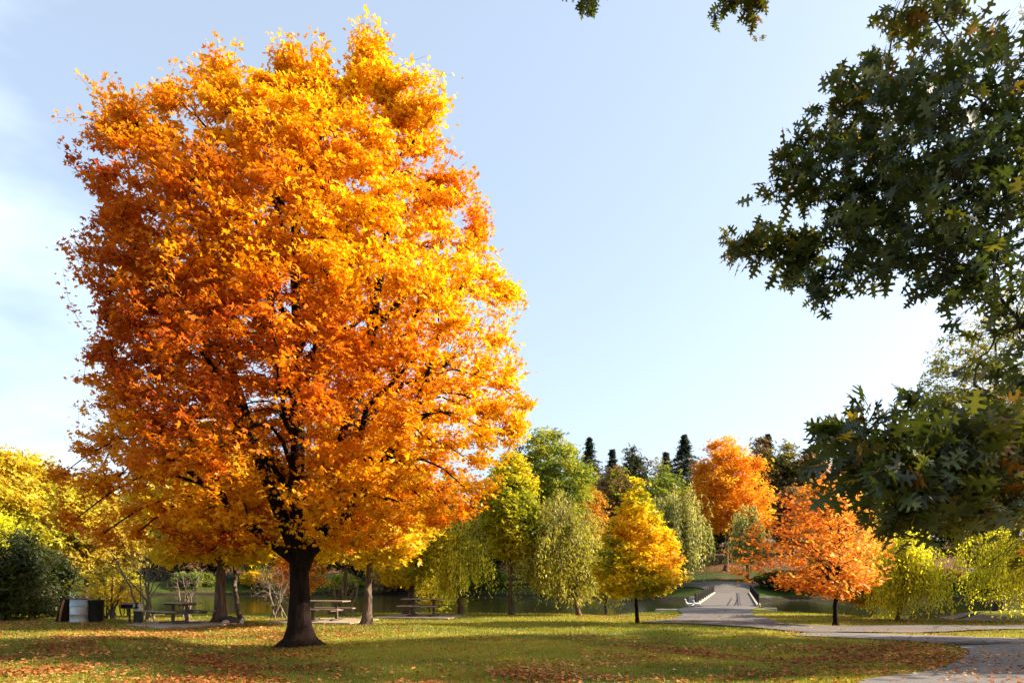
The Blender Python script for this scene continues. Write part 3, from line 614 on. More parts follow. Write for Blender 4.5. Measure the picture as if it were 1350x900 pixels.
# ------------------------------------------------------------------ left background
gen_tree('golden_tree', 10, 46, 592, 95, 'broad golden yellow tree rising behind the dark bushes at the left edge', [(.28, .27, .03), (.48, .44, .03), (.64, .54, .04), (.56, .38, .03)], seed=61, low=735, n=(16, 90, 1100), per=20, size=.3)
gen_tree('golden_tree', 112, 50, 630, 75, 'brownish gold tree half hidden behind the lower left boughs of the huge maple', [(.34, .25, .03), (.54, .40, .04), (.40, .34, .05)], seed=62, low=760, n=(12, 70, 700), per=18, size=.3)
gen_tree('lime_tree', -12, 36, 672, 34, 'bright lime yellow sapling at the left edge above the dark bush', [(.45, .50, .02), (.62, .60, .02)], seed=63, low=735, n=(8, 40, 300), per=18, size=.2, lmat=LEAF)
gen_tree('golden_tree', 190, 128, 660, 60, 'distant amber tree across the pond left of the thick dark trunk', P_YG, seed=64, n=(10, 50, 420), per=14, size=.55)

# ------------------------------------------------------------------ across the pond
def far(name, px, D, top, hw, label, pal_, seed, per=16, n3=420, size=None, **kw):
    return gen_tree(name, px, D, top, hw, label, pal_, seed=seed, n=(10, 50, n3), per=per, size=size or D * .0042, group=None, sides=(7, 4, 3, 3), **kw)
far('green_tree', 722, 122, 562, 62, 'big round green tree across the pond, the tallest right of the huge maple', P_GREEN + [(.30, .32, .04)], 71, n3=900, low=700)
far('green_tree', 676, 130, 600, 50, 'green tree tucked between the huge maple and the big round green tree', P_GREEN, 72, n3=500)
far('amber_tree', 772, 128, 622, 26, 'small amber tree right of the big round green tree', [(.45, .22, .03), (.62, .34, .03)], 73, n3=300)
far('russet_tree', 700, 112, 655, 40, 'taupe and russet thinning tree below the big green tree', P_RUSSET, 74, n3=300, per=8)
far('dark_tree', 835, 168, 590, 24, 'dark rounded tree on the skyline left of the tall conifer', [(.025, .04, .02), (.06, .06, .025)], 75, n3=420)
far('bare_tree', 868, 160, 600, 26, 'grey olive half bare tree on the skyline beside the tall conifer', [(.12, .11, .06), (.22, .18, .08)], 76, per=4, n3=420)
far('bare_tree', 795, 165, 612, 24, 'grey half bare tree on the skyline behind the small amber tree', [(.10, .09, .06), (.16, .13, .07)], 77, per=4, n3=360)
far('orange_tree', 957, 108, 576, 54, 'large bright orange tree on the slope beyond the bridge', [(.62, .24, .02), (.78, .36, .02), (.80, .42, .03)], 78, n3=1100, per=22, low=702, br=.42, size=.42, bump=.15, drop=.5, shape=(.8, 1, .97, .82, .55, .2))
far('russet_tree', 1003, 150, 577, 26, 'dark russet and green tree right behind the large bright orange tree', P_RUSSET + P_DARK, 79, n3=520)
far('olive_tree', 1038, 152, 583, 26, 'olive green tree on the skyline, second right of the large orange tree', [(.10, .11, .03), (.22, .20, .04), (.12, .10, .04)], 80, n3=520)
far('russet_tree', 1068, 150, 592, 26, 'russet tree on the skyline above the small orange maple', P_RUSSET + [(.34, .14, .04)], 81, n3=420)
far('orange_tree', 1083, 92, 602, 34, 'sparse orange tree rising behind the small spreading orange maple', P_ORANGE, 82, n3=420, per=12, drop=.6)
far('olive_tree', 1150, 92, 590, 42, 'olive tree across the water behind the low oak leaves', [(.10, .12, .02), (.26, .25, .03), (.40, .34, .03)], 83, n3=700)
far('green_tree', 1222, 96, 560, 50, 'green tree across the water behind the middle of the oak foliage', P_GREEN, 84, n3=600)
far('olive_tree', 1300, 92, 600, 50, 'olive gold tree across the water at the right', P_YG, 85, n3=600)
far('golden_tree', 1370, 95, 560, 55, 'gold tree across the water cut off by the right edge', P_GOLD, 86, n3=500)
far('dark_tree', 975, 122, 640, 22, 'dark evergreen under the large bright orange tree', P_DARK, 87, n3=400)
far('dark_tree', 925, 128, 650, 26, 'dark green tree behind the pale willow beyond the bridge', P_DARK, 88, n3=360)
gen_tree('dusty_oak', 1318, 43, 392, 125, 'tall grey green oak seen through the gap in the overhanging branches', [(.07, .10, .03), (.14, .17, .035), (.26, .25, .03), (.46, .32, .03)], BARK_OAK, 89, low=700, n=(18, 130, 1900), per=14, size=.22, lmat=LEAF, br=.32, bump=.2, drop=.6, hwr=130)
willow(892, 89, 630, 52, 'pale green willow on the far bank left of the bridge', P_PALE, 91, low=770, nb=130, ns=900, per=28, size=.42, br=.35)
willow(740, 113, 650, 58, 'hazy pale green willow across the pond behind the olive willow', P_PALE, 92, low=772, nb=90, ns=620, per=22, size=.55, br=.4)
willow(985, 97, 655, 30, 'pale green willow fronds right of the bridge end', P_PALE, 93, low=752, nb=60, ns=420, per=22, size=.42, br=.3)
willow(1105, 88, 690, 45, 'shaded willow across the water behind the small orange maple', P_WILLOW, 94, low=785, nb=60, ns=380, per=20, size=.42, br=.3)

# low growth along the far shore
for i, (px, D, top, hw, pl, lab) in enumerate([
        (150, 108, 742, 34, P_YG, 'yellow green shrub on the far shore behind the bare shrubs'),
        (255, 118.5, 752, 26, P_GREEN, 'green shrub on the far shore left of the thick dark trunk'),
        (345, 123, 748, 28, P_GOLD, 'gold shrub on the far shore right of the slim trunk'),
        (455, 121, 756, 22, P_YG, 'yellow green shrub on the far shore above the middle picnic table'),
        (520, 119, 758, 24, P_RUSSET, 'russet shrub on the far shore above the right picnic table'),
        (585, 117, 750, 30, P_YG, 'leafy yellow shrub on the far shore behind the small weeping willow'),
        (640, 114, 746, 30, P_GREEN, 'green shrub on the far shore left of the narrow lime tree trunk'),
        (715, 112, 748, 26, P_RUSSET, 'rusty shrub on the far shore behind the olive willow'),
        (800, 103, 742, 32, P_YG, 'yellow green shrub on the far shore left of the small young maple trunk'),
        (872, 93, 752, 20, P_GREEN, 'green shrub on the far shore left of the bridge'),
        (1030, 86, 752, 28, P_DARK, 'dark shrub on the far shore right of the bridge railing'),
        (1080, 86, 746, 28, P_GREEN, 'green shrub on the far shore behind the orange maple trunk'),
        (1145, 87, 742, 36, P_YG, 'yellow green shrub on the far shore right of the orange maple'),
        (1230, 86, 748, 34, P_RUSSET, 'brown shrub on the far shore behind the bright yellow willow'),
        (1300, 84, 752, 34, P_GREEN, 'green shrub on the far shore behind the large yellow willow')]):
    bush('shore_shrub', px, D, top, hw, lab, pl, 200 + i, 3000, .42, LEAF_FAR, .1, 'shrub')
willow(505, 125, 672, 52, 'golden willow on the far bank behind the straight single trunk', P_WILLOW, 96, low=772, nb=60, ns=420, per=20, size=.6, br=.4)
willow(345, 127, 680, 44, 'green willow on the far bank just left of the huge maple trunk', P_YG, 97, low=770, nb=50, ns=360, per=20, size=.6, br=.4)
willow(612, 120, 668, 48, 'yellow green willow on the far bank behind the small weeping willow', P_WILLOW, 98, low=772, nb=60, ns=420, per=20, size=.6, br=.4)
# conifers on the skyline
def conifer(px, D, top, hw, label, seed, n_t=52):
    rng = np.random.default_rng(seed); x, y, z = base_at(px, D); m = D / FPX; ht = CAMZ + (HY - top) * m - z; wl = hw * m
    root = empty('conifer', (x, y, z), label, 'conifer')
    TP, TR = trunk_poly(.22, ht, rng, wob=.01); bl = [tubes(TP, TR, 7)]; P = []
    for i in range(n_t):
        f = i / n_t; zz = ht * (.35 + .65 * f); r = wl * min(1.5, ((ht - zz) / (60 * m))) ** .85 * rng.uniform(.8, 1.9) + .08
        for k in range(12):
            a = rng.uniform(0, 6.28); rr = r * rng.uniform(.6, 1.1); A = np.array([0, 0, zz]); E = np.array([math.cos(a) * rr, math.sin(a) * rr, zz - rr * .28 + .1]); P.append((A, (A + E) / 2 + [0, 0, rr * .12], E))
    P = np.array(P); PB = bez(P[:, 0], P[:, 1], P[:, 2], 5); bl.append(tubes(PB, np.full((len(PB), 5), .04), 3))
    Vb, Qb = join(bl); np_mesh('trunk', Vb, Qb, mat=BARK_GREY, parent=root)
    C, idx = twig_leaf_points(PB, 12, rng, .2, .5, .15, 99); leaves('crown', C, .42 * rng.uniform(.6, 1.2, len(C)), T_SPRIG, LEAF_FAR, pal(rng.uniform(0, 1, len(C)), [(.016, .03, .02), (.035, .055, .032)], rng), rng, root, .6, .6)
conifer(902, 156, 573, 23, 'tallest dark conifer on the skyline, left of the large orange tree', 101)
conifer(878, 172, 596, 18, 'smaller conifer on the skyline just left of the tallest conifer', 102)
conifer(777, 176, 576, 16, 'narrow conifer on the skyline just right of the big round green tree', 103)
conifer(807, 180, 592, 14, 'thin conifer on the skyline left of the dark rounded tree', 104)
conifer(1012, 172, 572, 15, 'pointed conifer top behind the dark russet tree', 105)
# the wooded far shore behind the huge maple
wood = [(225, 640, 'dark green'), (290, 625, 'deep green'), (350, 640, 'brownish'), (410, 620, 'dull olive'), (470, 635, 'dark green'), (530, 630, 'bronze'), (590, 620, 'dull green'), (640, 640, 'shadowy green'), (130, 650, 'dark olive'), (60, 640, 'dim green')]
where = ['left of the thick dark trunk', 'behind the thick dark trunk', 'left of the huge maple trunk', 'right behind the huge maple trunk', 'behind the straight single trunk', 'behind the right picnic table', 'left of the narrow lime tree', 'behind the narrow lime tree', 'behind the black bin', 'behind the dark bushes']
for i, ((px, top, c), wh) in enumerate(zip(wood, where)):
    p_ = [P_DARK, P_DARK, P_RUSSET, P_GREEN, P_DARK, P_RUSSET + P_GOLD[:1], P_GREEN, P_DARK, P_GREEN, P_DARK][i]
    far('shore_tree', px, 127 + (i % 3) * 5, top, 46, f'{c} tree on the wooded far shore {wh}', p_, 110 + i, n3=420, per=14, low=752 if i % 2 else 758)
for i, (px, D, top, c) in enumerate([(715, 150, 608, 'dim'), (762, 158, 606, 'olive'), (815, 150, 612, 'brownish'), (876, 145, 614, 'grey green'), (928, 150, 612, 'deep green'), (1045, 128, 640, 'dark mottled'), (1110, 135, 600, 'mottled bronze'), (1180, 135, 590, 'deep shaded')]):
    far('ridge_tree', px, D, top, 34, f'{c} tree filling the ridge ' + ['behind the hazy pale willow', 'behind the small amber tree', 'below the dark rounded skyline tree', 'behind the pale green willow', 'behind the large orange tree', 'behind the sparse orange tree', 'above the olive tree across the water', 'behind the dusty oak'][i],
        [P_GREEN, P_GREEN, P_RUSSET + P_YG[:2], P_GREEN, P_GREEN, P_RUSSET, P_RUSSET, P_GREEN][i], 130 + i, n3=360, per=14)

# ------------------------------------------------------------------ overhanging oak at the right, close to the camera
def near_oak():
    rng = np.random.default_rng(77)
    bx, by = 9.2, 6.8; bz = H(bx, by)
    root = empty('overhanging_oak', (bx, by, bz), 'dark green oak with pointed lobed leaves hanging in from the right edge', 'tree')
    base = np.array([bx, by, bz])
    # clump centres given in photo columns/rows and metres from the camera: (px, py, D, radius m, points)
    cl = [(1235, 30, 7.2, .50, 24), (1180, 20, 6.6, .28, 16), (1150, 130, 7.2, .34, 20), (1200, 130, 6.6, .50, 36), (1100, 150, 7.4, .26, 20), (1075, 200, 7.2, .30, 26), (1130, 215, 6.9, .42, 40), (1190, 220, 6.4, .5, 46),
          (1040, 240, 7.4, .22, 14), (1100, 275, 7.2, .34, 26), (1165, 290, 6.8, .42, 38), (1010, 330, 7.6, .26, 24), (975, 325, 7.7, .16, 12), (1060, 340, 7.4, .26, 24), (1085, 375, 7.2, .20, 16), (1140, 345, 7.0, .32, 22), (1195, 330, 6.4, .40, 32),
          (1250, 150, 6.0, .5, 40), (1310, 100, 6.4, .6, 40), (1260, 250, 5.8, .55, 46), (1320, 250, 6.0, .55, 46), (1250, 345, 5.8, .36, 24), (1310, 350, 5.8, .40, 22),
          (1350, 180, 6, .5, 30), (1345, 430, 6.2, .34, 18), (1285, 500, 6.2, .2, 4), (1350, 520, 5.5, .3, 16),
          (1095, 560, 4.4, .10, 5), (1150, 570, 4.6, .20, 16), (1120, 610, 4.4, .16, 12), (1180, 620, 4.4, .26, 30), (1235, 590, 4.6, .30, 30), (1245, 650, 4.3, .24, 28), (1200, 680, 4.3, .16, 14), (1300, 600, 4.6, .36, 40), (1310, 665, 4.4, .24, 20), (1350, 600, 4.5, .4, 30),
          (985, 6, 10.5, .26, 22), (955, 2, 10.6, .16, 10), (772, -2, 11.0, .18, 12), (1000, -20, 10.5, .4, 16), (862, -75, 11, .4, 10), (1080, -110, 9.0, .5, 14), (930, -90, 10.4, .4, 12)]
    # the rest of the crown, outside the frame: shades the road and the leaves
    off = [(4.5 + rng.uniform(0, 9), rng.uniform(3.2, 11), rng.uniform(4.5, 13.0)) for _ in range(44)]
    off = [p for p in off if p[0] - .71 * p[1] > 2.2 or p[2] - 1.6 - .81 * p[1] > 2.2]
    C = []; Rd = []; Np = []
    for px, py, D, r, k in cl: C.append(W(px, py, D)); Rd.append(r); Np.append(k)
    for p in off: C.append(np.array(p)); Rd.append(.95); Np.append(40)
    C = np.array(C) - base
    TP, TR = trunk_poly(.36, 11.5, rng, (-.4, .3), flare=1.6); bl = [tubes(TP, TR, 14)]
    N0 = nodes_of(TP, TR); s = N0[0][:, 2] > 2.2; N0 = tuple(a[s] for a in N0)
    order = np.argsort(np.linalg.norm(C[:, :2], axis=1)); nod = N0
    for c0 in range(0, len(order), 3):    # boughs grow outwards, each batch forking from the last
        P1, R1 = attach(C[order[c0:c0 + 3]], *nod, rng, up=.12, K=10, rfac=.62, rmin=.012, rmax=.11)
        R1 = np.maximum(R1, .008); bl.append(tubes(P1, R1, 7)); n1 = nodes_of(P1, R1); nod = tuple(np.concatenate([a, b]) for a, b in zip(nod, n1))
    pts = np.concatenate([C[i] + rng.normal(0, 1, (int(Np[i] * 1.0), 3)) * Rd[i] * np.array([.62, .62, .5]) for i in range(len(C))])
    P3, R3 = attach(pts, *nod, rng, up=.1, K=6, rfac=.4, rmin=.0035, rmax=.009); bl.append(tubes(P3, R3, 4))
    Vb, Qb = join(bl); np_mesh('trunk', Vb, Qb, mat=BARK_OAK, parent=root, smooth=True)
    L_, idx = twig_leaf_points(P3, 5, rng, .03, 1, .55, .28)
    dv = P3[:, -1] - P3[:, -2]; dv /= np.linalg.norm(dv, axis=1)[:, None]
    v = .55 * vnoise(L_, rng, 1.3) + .15 * rng.uniform(0, 1, len(L_)) + np.where(rng.uniform(0, 1, len(L_)) < .07, .4, 0)
    leaves('crown', L_, .172 * rng.uniform(.65, 1.25, len(L_)), T_OAK, LEAF_OAK, pal(v, P_OAK, rng, .2), rng, root, .15, .35, dirs=dv[idx] + rng.normal(0, .55, (len(L_), 3)), sm=True)
near_oak()
# a second oak further back, just outside the frame: its leaves show top right and it shades the lawn
def second_oak():
    rng = np.random.default_rng(78); bx, by = 19.0, 17.5
    env = Env([3.6, 5, 7, 9, 11, 13, 14], [3, 5.0, 6.2, 6.2, 5.2, 3.6, 1], [3, 5, 6, 6, 5, 3.6, 1], [2.2, 3.8, 4.5, 4.6, 4.2, 3, 1], rng, .16)
    tree('golden_oak', (bx, by, H(bx, by)), 'golden brown oak behind the overhanging dark leaves at the top right corner', 'tree', env, rng, .36, 12, P_GOLD[:2] + [(.16, .15, .02), (.6, .36, .03)], BARK_OAK,
         n=(22, 150, 2600), per=22, size=.2, spread=.25, nsc=.7, drop=.45)
second_oak()
# ------------------------------------------------------------------ bridge
CONC = plain_mat('pale_concrete', (.42, .37, .30), (.30, .26, .21), .9, 3, bump=.3)
BLACKM = plain_mat('black_painted_iron', (.010, .010, .010), (.016, .014, .012), .8, 20, spec=.1)
def build_bridge():
    a0, a1 = np.array([13.4, 53.3]), np.array([22.6, 81.2]); b0, b1 = np.array([18.4, 53.3]), np.array([27.0, 81.2])
    root = empty('footbridge', (15.9, 53.5, 0), 'flat asphalt topped bridge with black iron railings crossing the pond', 'bridge')
    rw = np.array([15.9, 53.5, 0])
    n = 26; t = np.linspace(0, 1, n); z0 = H(15.9, 52.5) + .07; z1 = H(24.8, 82.8) + .09
    zz = z0 + (z1 - z0) * t + .0 * np.sin(math.pi * t)
    Lp = a0 + (a1 - a0) * t[:, None]; Rp = b0 + (b1 - b0) * t[:, None]
    def strip(A, B, ztop, th):   # closed slab between two edges
        V = []; F = []
        for i in range(n):
            for P, zq in ((A[i], ztop[i]), (B[i], ztop[i]), (B[i], ztop[i] - th[i]), (A[i], ztop[i] - th[i])): V.append((P[0] - rw[0], P[1] - rw[1], zq))
        for i in range(n - 1):
            for k in range(4): F.append((i * 4 + k, i * 4 + (k + 1) % 4, (i + 1) * 4 + (k + 1) % 4, (i + 1) * 4 + k))
        F += [(3, 2, 1, 0), tuple((n - 1) * 4 + k for k in range(4))]
        m = MB(); m.add(V, F); return m
    inn = lambda A, B, d: A + (B - A) / np.linalg.norm(B - A, axis=1)[:, None] * d
    th = .35 + .0 * t
    strip(inn(Lp, Rp, .32), inn(Rp, Lp, .32), zz, th).build('deck', PATHM, root)
    arch = np.maximum(.55, (zz + 1.3) - 1.55 * np.sqrt(np.clip(np.sin(math.pi * t), 0, 1)))
    strip(Lp, inn(Lp, Rp, .317), zz + .08, arch).build('curb', CONC, root, bevel=.02); strip(inn(Rp, Lp, .317), Rp, zz + .08, arch).build('curb', CONC, root, bevel=.02)
    for d in (2.5, 3.05):     # tar seams in the paving of the near half
        e0 = inn(Lp, Rp, d)[:13]; e1 = inn(Lp, Rp, d + .07)[:13]; m = MB()
        m.add([(p[0] - rw[0], p[1] - rw[1], zz[k] + .02) for q in (e0, e1) for k, p in enumerate(q)], [(k, 13 + k, 14 + k, k + 1) for k in range(12)]); m.build('seam', BLACKM, root)
    # railings
    for A, B in ((Lp, Rp), (Rp, Lp)):
        C = inn(A, B, .16); bars = MB(); i0 = 0
        Q = lambda s, h: (np.interp(s, t, C[:, 0]) - rw[0], np.interp(s, t, C[:, 1]) - rw[1], np.interp(s, t, zz) + .08 + h)
        S = np.linspace(t[i0], .985, 30)
        bars.tube([Q(s, .76) for s in S], .035, 8); bars.tube([Q(s, .66) for s in S], .02, 6); bars.tube([Q(s, .10) for s in S], .022, 6)
        for s in np.linspace(t[i0], .985, 150): bars.tube([Q(s, .10), Q(s, .66)], .011, 4, False)
        r = bars.build('railing', BLACKM, root)
        for s in np.linspace(t[i0], .985, 10):
            p = MB(); p.box(Q(s, .39), (.075, .075, .78), .3); p.box(Q(s, .80), (.10, .10, .05), .3); p.build('post', BLACKM, r)
    # wing walls at the near end
    m = MB(); x, y = 13.4, 53.3
    m.box((x - 1.5 - rw[0], y - .15 - rw[1], z0 - .60), (2.6, .35, .7), .06); m.build('wing_wall', CONC, root, bevel=.02)
    m = MB(); m.box((18.4 + .6 - rw[0], y - .1 - rw[1], z0 - .52), (1.0, .35, .7), -.15); m.build('wing_wall', CONC, root, bevel=.02)
    m = MB(); m.box((22.6 - 1.2 - rw[0], 82.0 - rw[1], z1 - 1.35), (2.4, .5, 1.8), .1); m.build('wing_wall', CONC, root, bevel=.02)
    m = MB(); m.box((27.0 + 1.2 - rw[0], 82.0 - rw[1], z1 - 1.35), (2.4, .5, 1.8), 0); m.build('wing_wall', CONC, root, bevel=.02)
build_bridge()

# ------------------------------------------------------------------ picnic tables
WOOD = plain_mat('weathered_wood', (.30, .22, .155), (.16, .11, .08), .85, 5, bump=.5, stretch=(1.2, 9, 9))
POSTM = plain_mat('brown_steel_post', (.10, .075, .055), (.06, .045, .035), .6, 12)
PADM = plain_mat('dusty_concrete_pad', (.34, .26, .19), (.22, .16, .11), .95, 2.5, bump=.4)
def make_table():
    root = empty('picnic_table', (0, 0, 0), 'x', 'picnic table', 'picnic tables by the water')
    m = MB()
    for k in range(5): m.box((0, -.33 + k * .165, .745), (1.85, .155, .045))
    m.build('tabletop', WOOD, root, bevel=.008)
    for s in (-1, 1):
        m = MB()
        for k in (-.075, .075): m.box((0, s * .74 + k, .445), (1.85, .14, .045))
        m.build('bench', WOOD, root, bevel=.008)
    for s in (-1, 1):
        m = MB(); m.box((s * .5, 0, .372), (.10, .10, .70)); m.box((s * .5, 0, .690), (.08, .68, .06)); m.box((s * .5, .42, .385), (.08, .74, .07)); m.box((s * .5, -.42, .385), (.08, .74, .07))
        m.box((s * .5, 0, .035), (.14, 1.0, .05)); m.build('pedestal', POSTM, root, bevel=.006)
    return root
tb = make_table()
def put_table(o, px, D, rz, label, first=False):
    if not first:
        r = o.copy(); COL.objects.link(r)
        for ch in list(o.children): c = ch.copy(); COL.objects.link(c); c.parent = r
        o = r
    x = (px - CX) / FPX * D; o.location = (x, D, H(x, D) + .075); o.rotation_euler = (0, 0, rz); o['label'] = label
    pad = MB(); pad.box((0, 0, -.06), (3.4, 3.0, .26)); p = pad.build('concrete_pad', PADM, None, bevel=.03, loc=(x, D, H(x, D))); p.rotation_euler = (0, 0, rz); tag(p, kind='structure')
put_table(tb, 237, 26.6, R(-38), 'picnic table on a dusty slab, leftmost of the three', True)
put_table(tb, 428, 28.5, R(-10), 'picnic table just right of the huge maple trunk, half hidden by it')
put_table(tb, 558, 32.2, R(-14), 'picnic table at the water edge, rightmost of the three')

# ------------------------------------------------------------------ bins, grill, stump, boulder
DRUM = plain_mat('pale_blue_drum_paint', (.34, .42, .50), (.24, .31, .38), .55, 3, bump=.1); DRUM2 = plain_mat('bare_galvanised_drum', (.42, .43, .42), (.30, .30, .29), .5, 4, .4)
LINER = plain_mat('black_plastic', (.012, .012, .014), (.02, .02, .02), .45, 8, bump=.5); WHITEP = plain_mat('white_paint', (.75, .72, .66), (.6, .55, .48), .6, 5)
def place(name, px, D, label, cat, rz=0): x = (px - CX) / FPX * D; return empty(name, (x, D, H(x, D)), label, cat, rz=rz)
t = place('trash_barrel', 104.5, 26.6, 'pale blue and silver steel trash barrel next to the black bin', 'trash barrel')
m = MB(); m.lathe([(0, .01), (.315, .01), (.32, .03), (.31, .05), (.31, .30), (.325, .315), (.31, .33), (.31, .60)], (0, 0, 0), 28); m.build('lower_drum', DRUM2, t, True)
m = MB(); m.lathe([(.312, .60), (.312, .605), (.328, .62), (.312, .635), (.30, .84), (.302, .86)], (0, 0, 0), 28); m.build('upper_band', DRUM, t, True)
m = MB(); m.lathe([(.302, .86), (.322, .865), (.322, .885), (.30, .89), (.285, .88), (.28, .5), (0, .48)], (0, 0, 0), 28); m.build('liner', LINER, t, True)
t = place('trash_bin', 126, 26.9, 'black round trash bin beside the pale blue barrel', 'trash bin')
m = MB(); m.lathe([(0, .01), (.25, .01), (.26, .04), (.29, .78), (.31, .79), (.31, .83), (.285, .84)], (0, 0, 0), 24); m.build('body', LINER, t, True)
m = MB(); m.lathe([(.285, .84), (.27, .83), (.25, .6), (0, .55)], (0, 0, 0), 24); m.build('liner', LINER, t, True)
m = MB(); m.box((.31, 0, .60), (.04, .16, .05)); m.build('handle', LINER, t)
t = place('tree_stump', 84, 27.2, 'short leaning dark stump with a painted orange lit edge left of the pale blue barrel', 'stump')
m = MB(); m.tube([(.0, 0, -.1), (.02, 0, .1), (.08, 0, .5), (.16, 0, .86)], [.34, .26, .22, .20], 12); m.build('bark', BARK_DARK, t, True)
m = MB(); m.tube([(.0, -.24, .02), (.06, -.215, .5), (.14, -.18, .84)], [.045, .05, .035], 7); m.build('painted_lit_edge', plain_mat('orange_lit_edge_paint', (.40, .17, .05), (.25, .1, .03), .8, 9), t, True)  # orange strip stands in for sunlight along the stump's edge
GRILLM = plain_mat('rusty_black_grill', (.05, .03, .025), (.02, .015, .014), .8, 15)
t = place('park_grill', 171, 27, 'rusty black pedestal grill on a post before the bare shrub', 'grill', .2)
m = MB(); m.tube([(0, 0, -.1), (0, 0, .55)], .035, 10); m.build('post', GRILLM, t)
m = MB(); m.box((0, 0, .555), (.5, .4, .02)); m.box((-.25, 0, .65), (.015, .4, .2)); m.box((.25, 0, .65), (.015, .4, .2)); m.box((0, .2, .65), (.5, .015, .2)); m.build('firebox', GRILLM, t)
m = MB(); [m.tube([(-.24 + .03 * k, -.22, .72), (-.24 + .03 * k, .19, .72)], .006, 4) for k in range(17)]; m.tube([(-.26, -.22, .72), (.26, -.22, .72)], .012, 6); m.build('grate', plain_mat('ash_grey_steel', (.4, .37, .33), None, .6, 9), t)
t = place('small_bin', 182, 27.2, 'small dark bin with a square white top beside the grill', 'bin')
m = MB(); m.box((0, 0, .22), (.24, .24, .44)); m.build('body', LINER, t, bevel=.02)
m = MB(); m.box((0, 0, .57), (.26, .26, .25)); m.build('hood', WHITEP, t, bevel=.02); m = MB(); m.box((0, -.133, .58), (.15, .008, .07)); m.build('opening', LINER, t)
def rock(name, px, D, size, label, mat, seed, lift=0):
    x = (px - CX) / FPX * D; rg = random.Random(seed); import bmesh
    bm = bmesh.new(); bmesh.ops.create_icosphere(bm, subdivisions=3, radius=1)
    ph = [rg.uniform(0, 6) for _ in range(6)]
    for v in bm.verts:
        c = v.co; f = 1 + .16 * math.sin(c.x * 3 + ph[0]) * math.sin(c.y * 2.6 + ph[1]) + .12 * math.sin(c.z * 4 + ph[2] + c.x * 2) + .05 * math.sin(c.y * 9 + ph[3]); v.co = Vector((c.x * size[0], c.y * size[1], c.z * size[2])) * f
    me = bpy.data.meshes.new(name); bm.to_mesh(me); bm.free(); me.materials.append(mat)
    for p in me.polygons: p.use_smooth = True
    o = bpy.data.objects.new(name, me); COL.objects.link(o); o.location = (x, D, H(x, D) + size[2] * .55 + lift); tag(o, label, 'rock'); return o
rock('boulder', 302, 27.2, (.36, .22, .18), 'dark boulder between the thick trunk and the slim trunk', plain_mat('dark_wet_stone', (.05, .045, .05), (.02, .02, .022), .8, 4, bump=.8), 3)
rock('pale_stone', 297, 26.7, (.15, .10, .10), 'pale tan stone leaning on the dark boulder', plain_mat('tan_stone', (.55, .42, .30), (.4, .3, .2), .9, 7, bump=.8), 5)
rock('pale_stone', 319, 26.8, (.07, .06, .13), 'small upright whitish stone at the foot of the slim trunk', plain_mat('white_stone', (.6, .55, .48), (.4, .36, .3), .9, 9, bump=.8), 6)

# ------------------------------------------------------------------ geese
FEW = plain_mat('white_feather', (.75, .73, .70), (.60, .60, .62), .8, 14, bump=.3); FEB = plain_mat('blue_grey_feather', (.26, .32, .42), (.18, .22, .30), .8, 14, bump=.3)
BEAK = plain_mat('orange_beak', (.7, .25, .04), None, .5, 9); FED = plain_mat('dark_feather', (.03, .025, .02), (.07, .05, .04), .8, 14, bump=.3)
def goose(px, D, rz, label, body, wing, neck, seed, s=1.0, head_up=.72):
    t = place('goose', px, D, label, 'goose', rz); t.scale = (s, s, s)
    def lof(pts, rs, name, mat, par, n=12, sy=1.0):
        m = MB(); m.tube(pts, rs, n); m.v = [(v[0], v[1] * sy, v[2]) for v in m.v]; o = m.build(name, mat, par, True)
        sd = o.modifiers.new('s', 'SUBSURF'); sd.levels = 1; sd.render_levels = 1; return o
    b = lof([(-.36, 0, .36), (-.28, 0, .34), (-.12, 0, .31), (.06, 0, .31), (.18, 0, .37), (.25, 0, .46), (.28, 0, .56), (.30, 0, head_up - .06), (.34, 0, head_up), (.39, 0, head_up - .01), (.41, 0, head_up - .015)],
            [.02, .07, .125, .13, .10, .055, .038, .034, .045, .03, .012], 'body', body, t)
    lof([(.395, 0, head_up - .015), (.43, 0, head_up - .025), (.465, 0, head_up - .035)], [.022, .018, .006], 'beak', BEAK if body is not FED else FED, t, 8)
    for sy in (-1, 1):
        lof([(.12, sy * .105, .36), (.0, sy * .13, .36), (-.18, sy * .10, .37), (-.38, sy * .03, .40)], [.02, .055, .045, .008], 'wing', wing, t, 8)
        m = MB(); m.tube([(.02, sy * .06, .24), (.03, sy * .06, .10), (.02, sy * .06, .015)], [.018, .011, .011], 6); m.add([(.0, sy * .06 - .01, .012), (.0, sy * .06 + .01, .012), (.12, sy * .06 + .05, .006), (.14, sy * .06, .006), (.12, sy * .06 - .05, .006), (0, sy * .06, .03)], [(0, 1, 2, 3, 4), (0, 4, 3, 5), (3, 2, 1, 5), (1, 0, 5)]); m.build('leg', BEAK if body is not FED else FED, t, True)
goose(909, 51.5, R(190), 'white goose with blue grey wings standing left of the bridge', FEW, FEB, FEW, 1, 1.0)
goose(919, 51.3, R(160), 'small all white goose at the near corner of the bridge curb', FEW, FEW, FEW, 2, .75)
goose(692, 121, R(60), 'dark goose standing on the leafy far bank', FED, FED, FED, 3, 1.35)

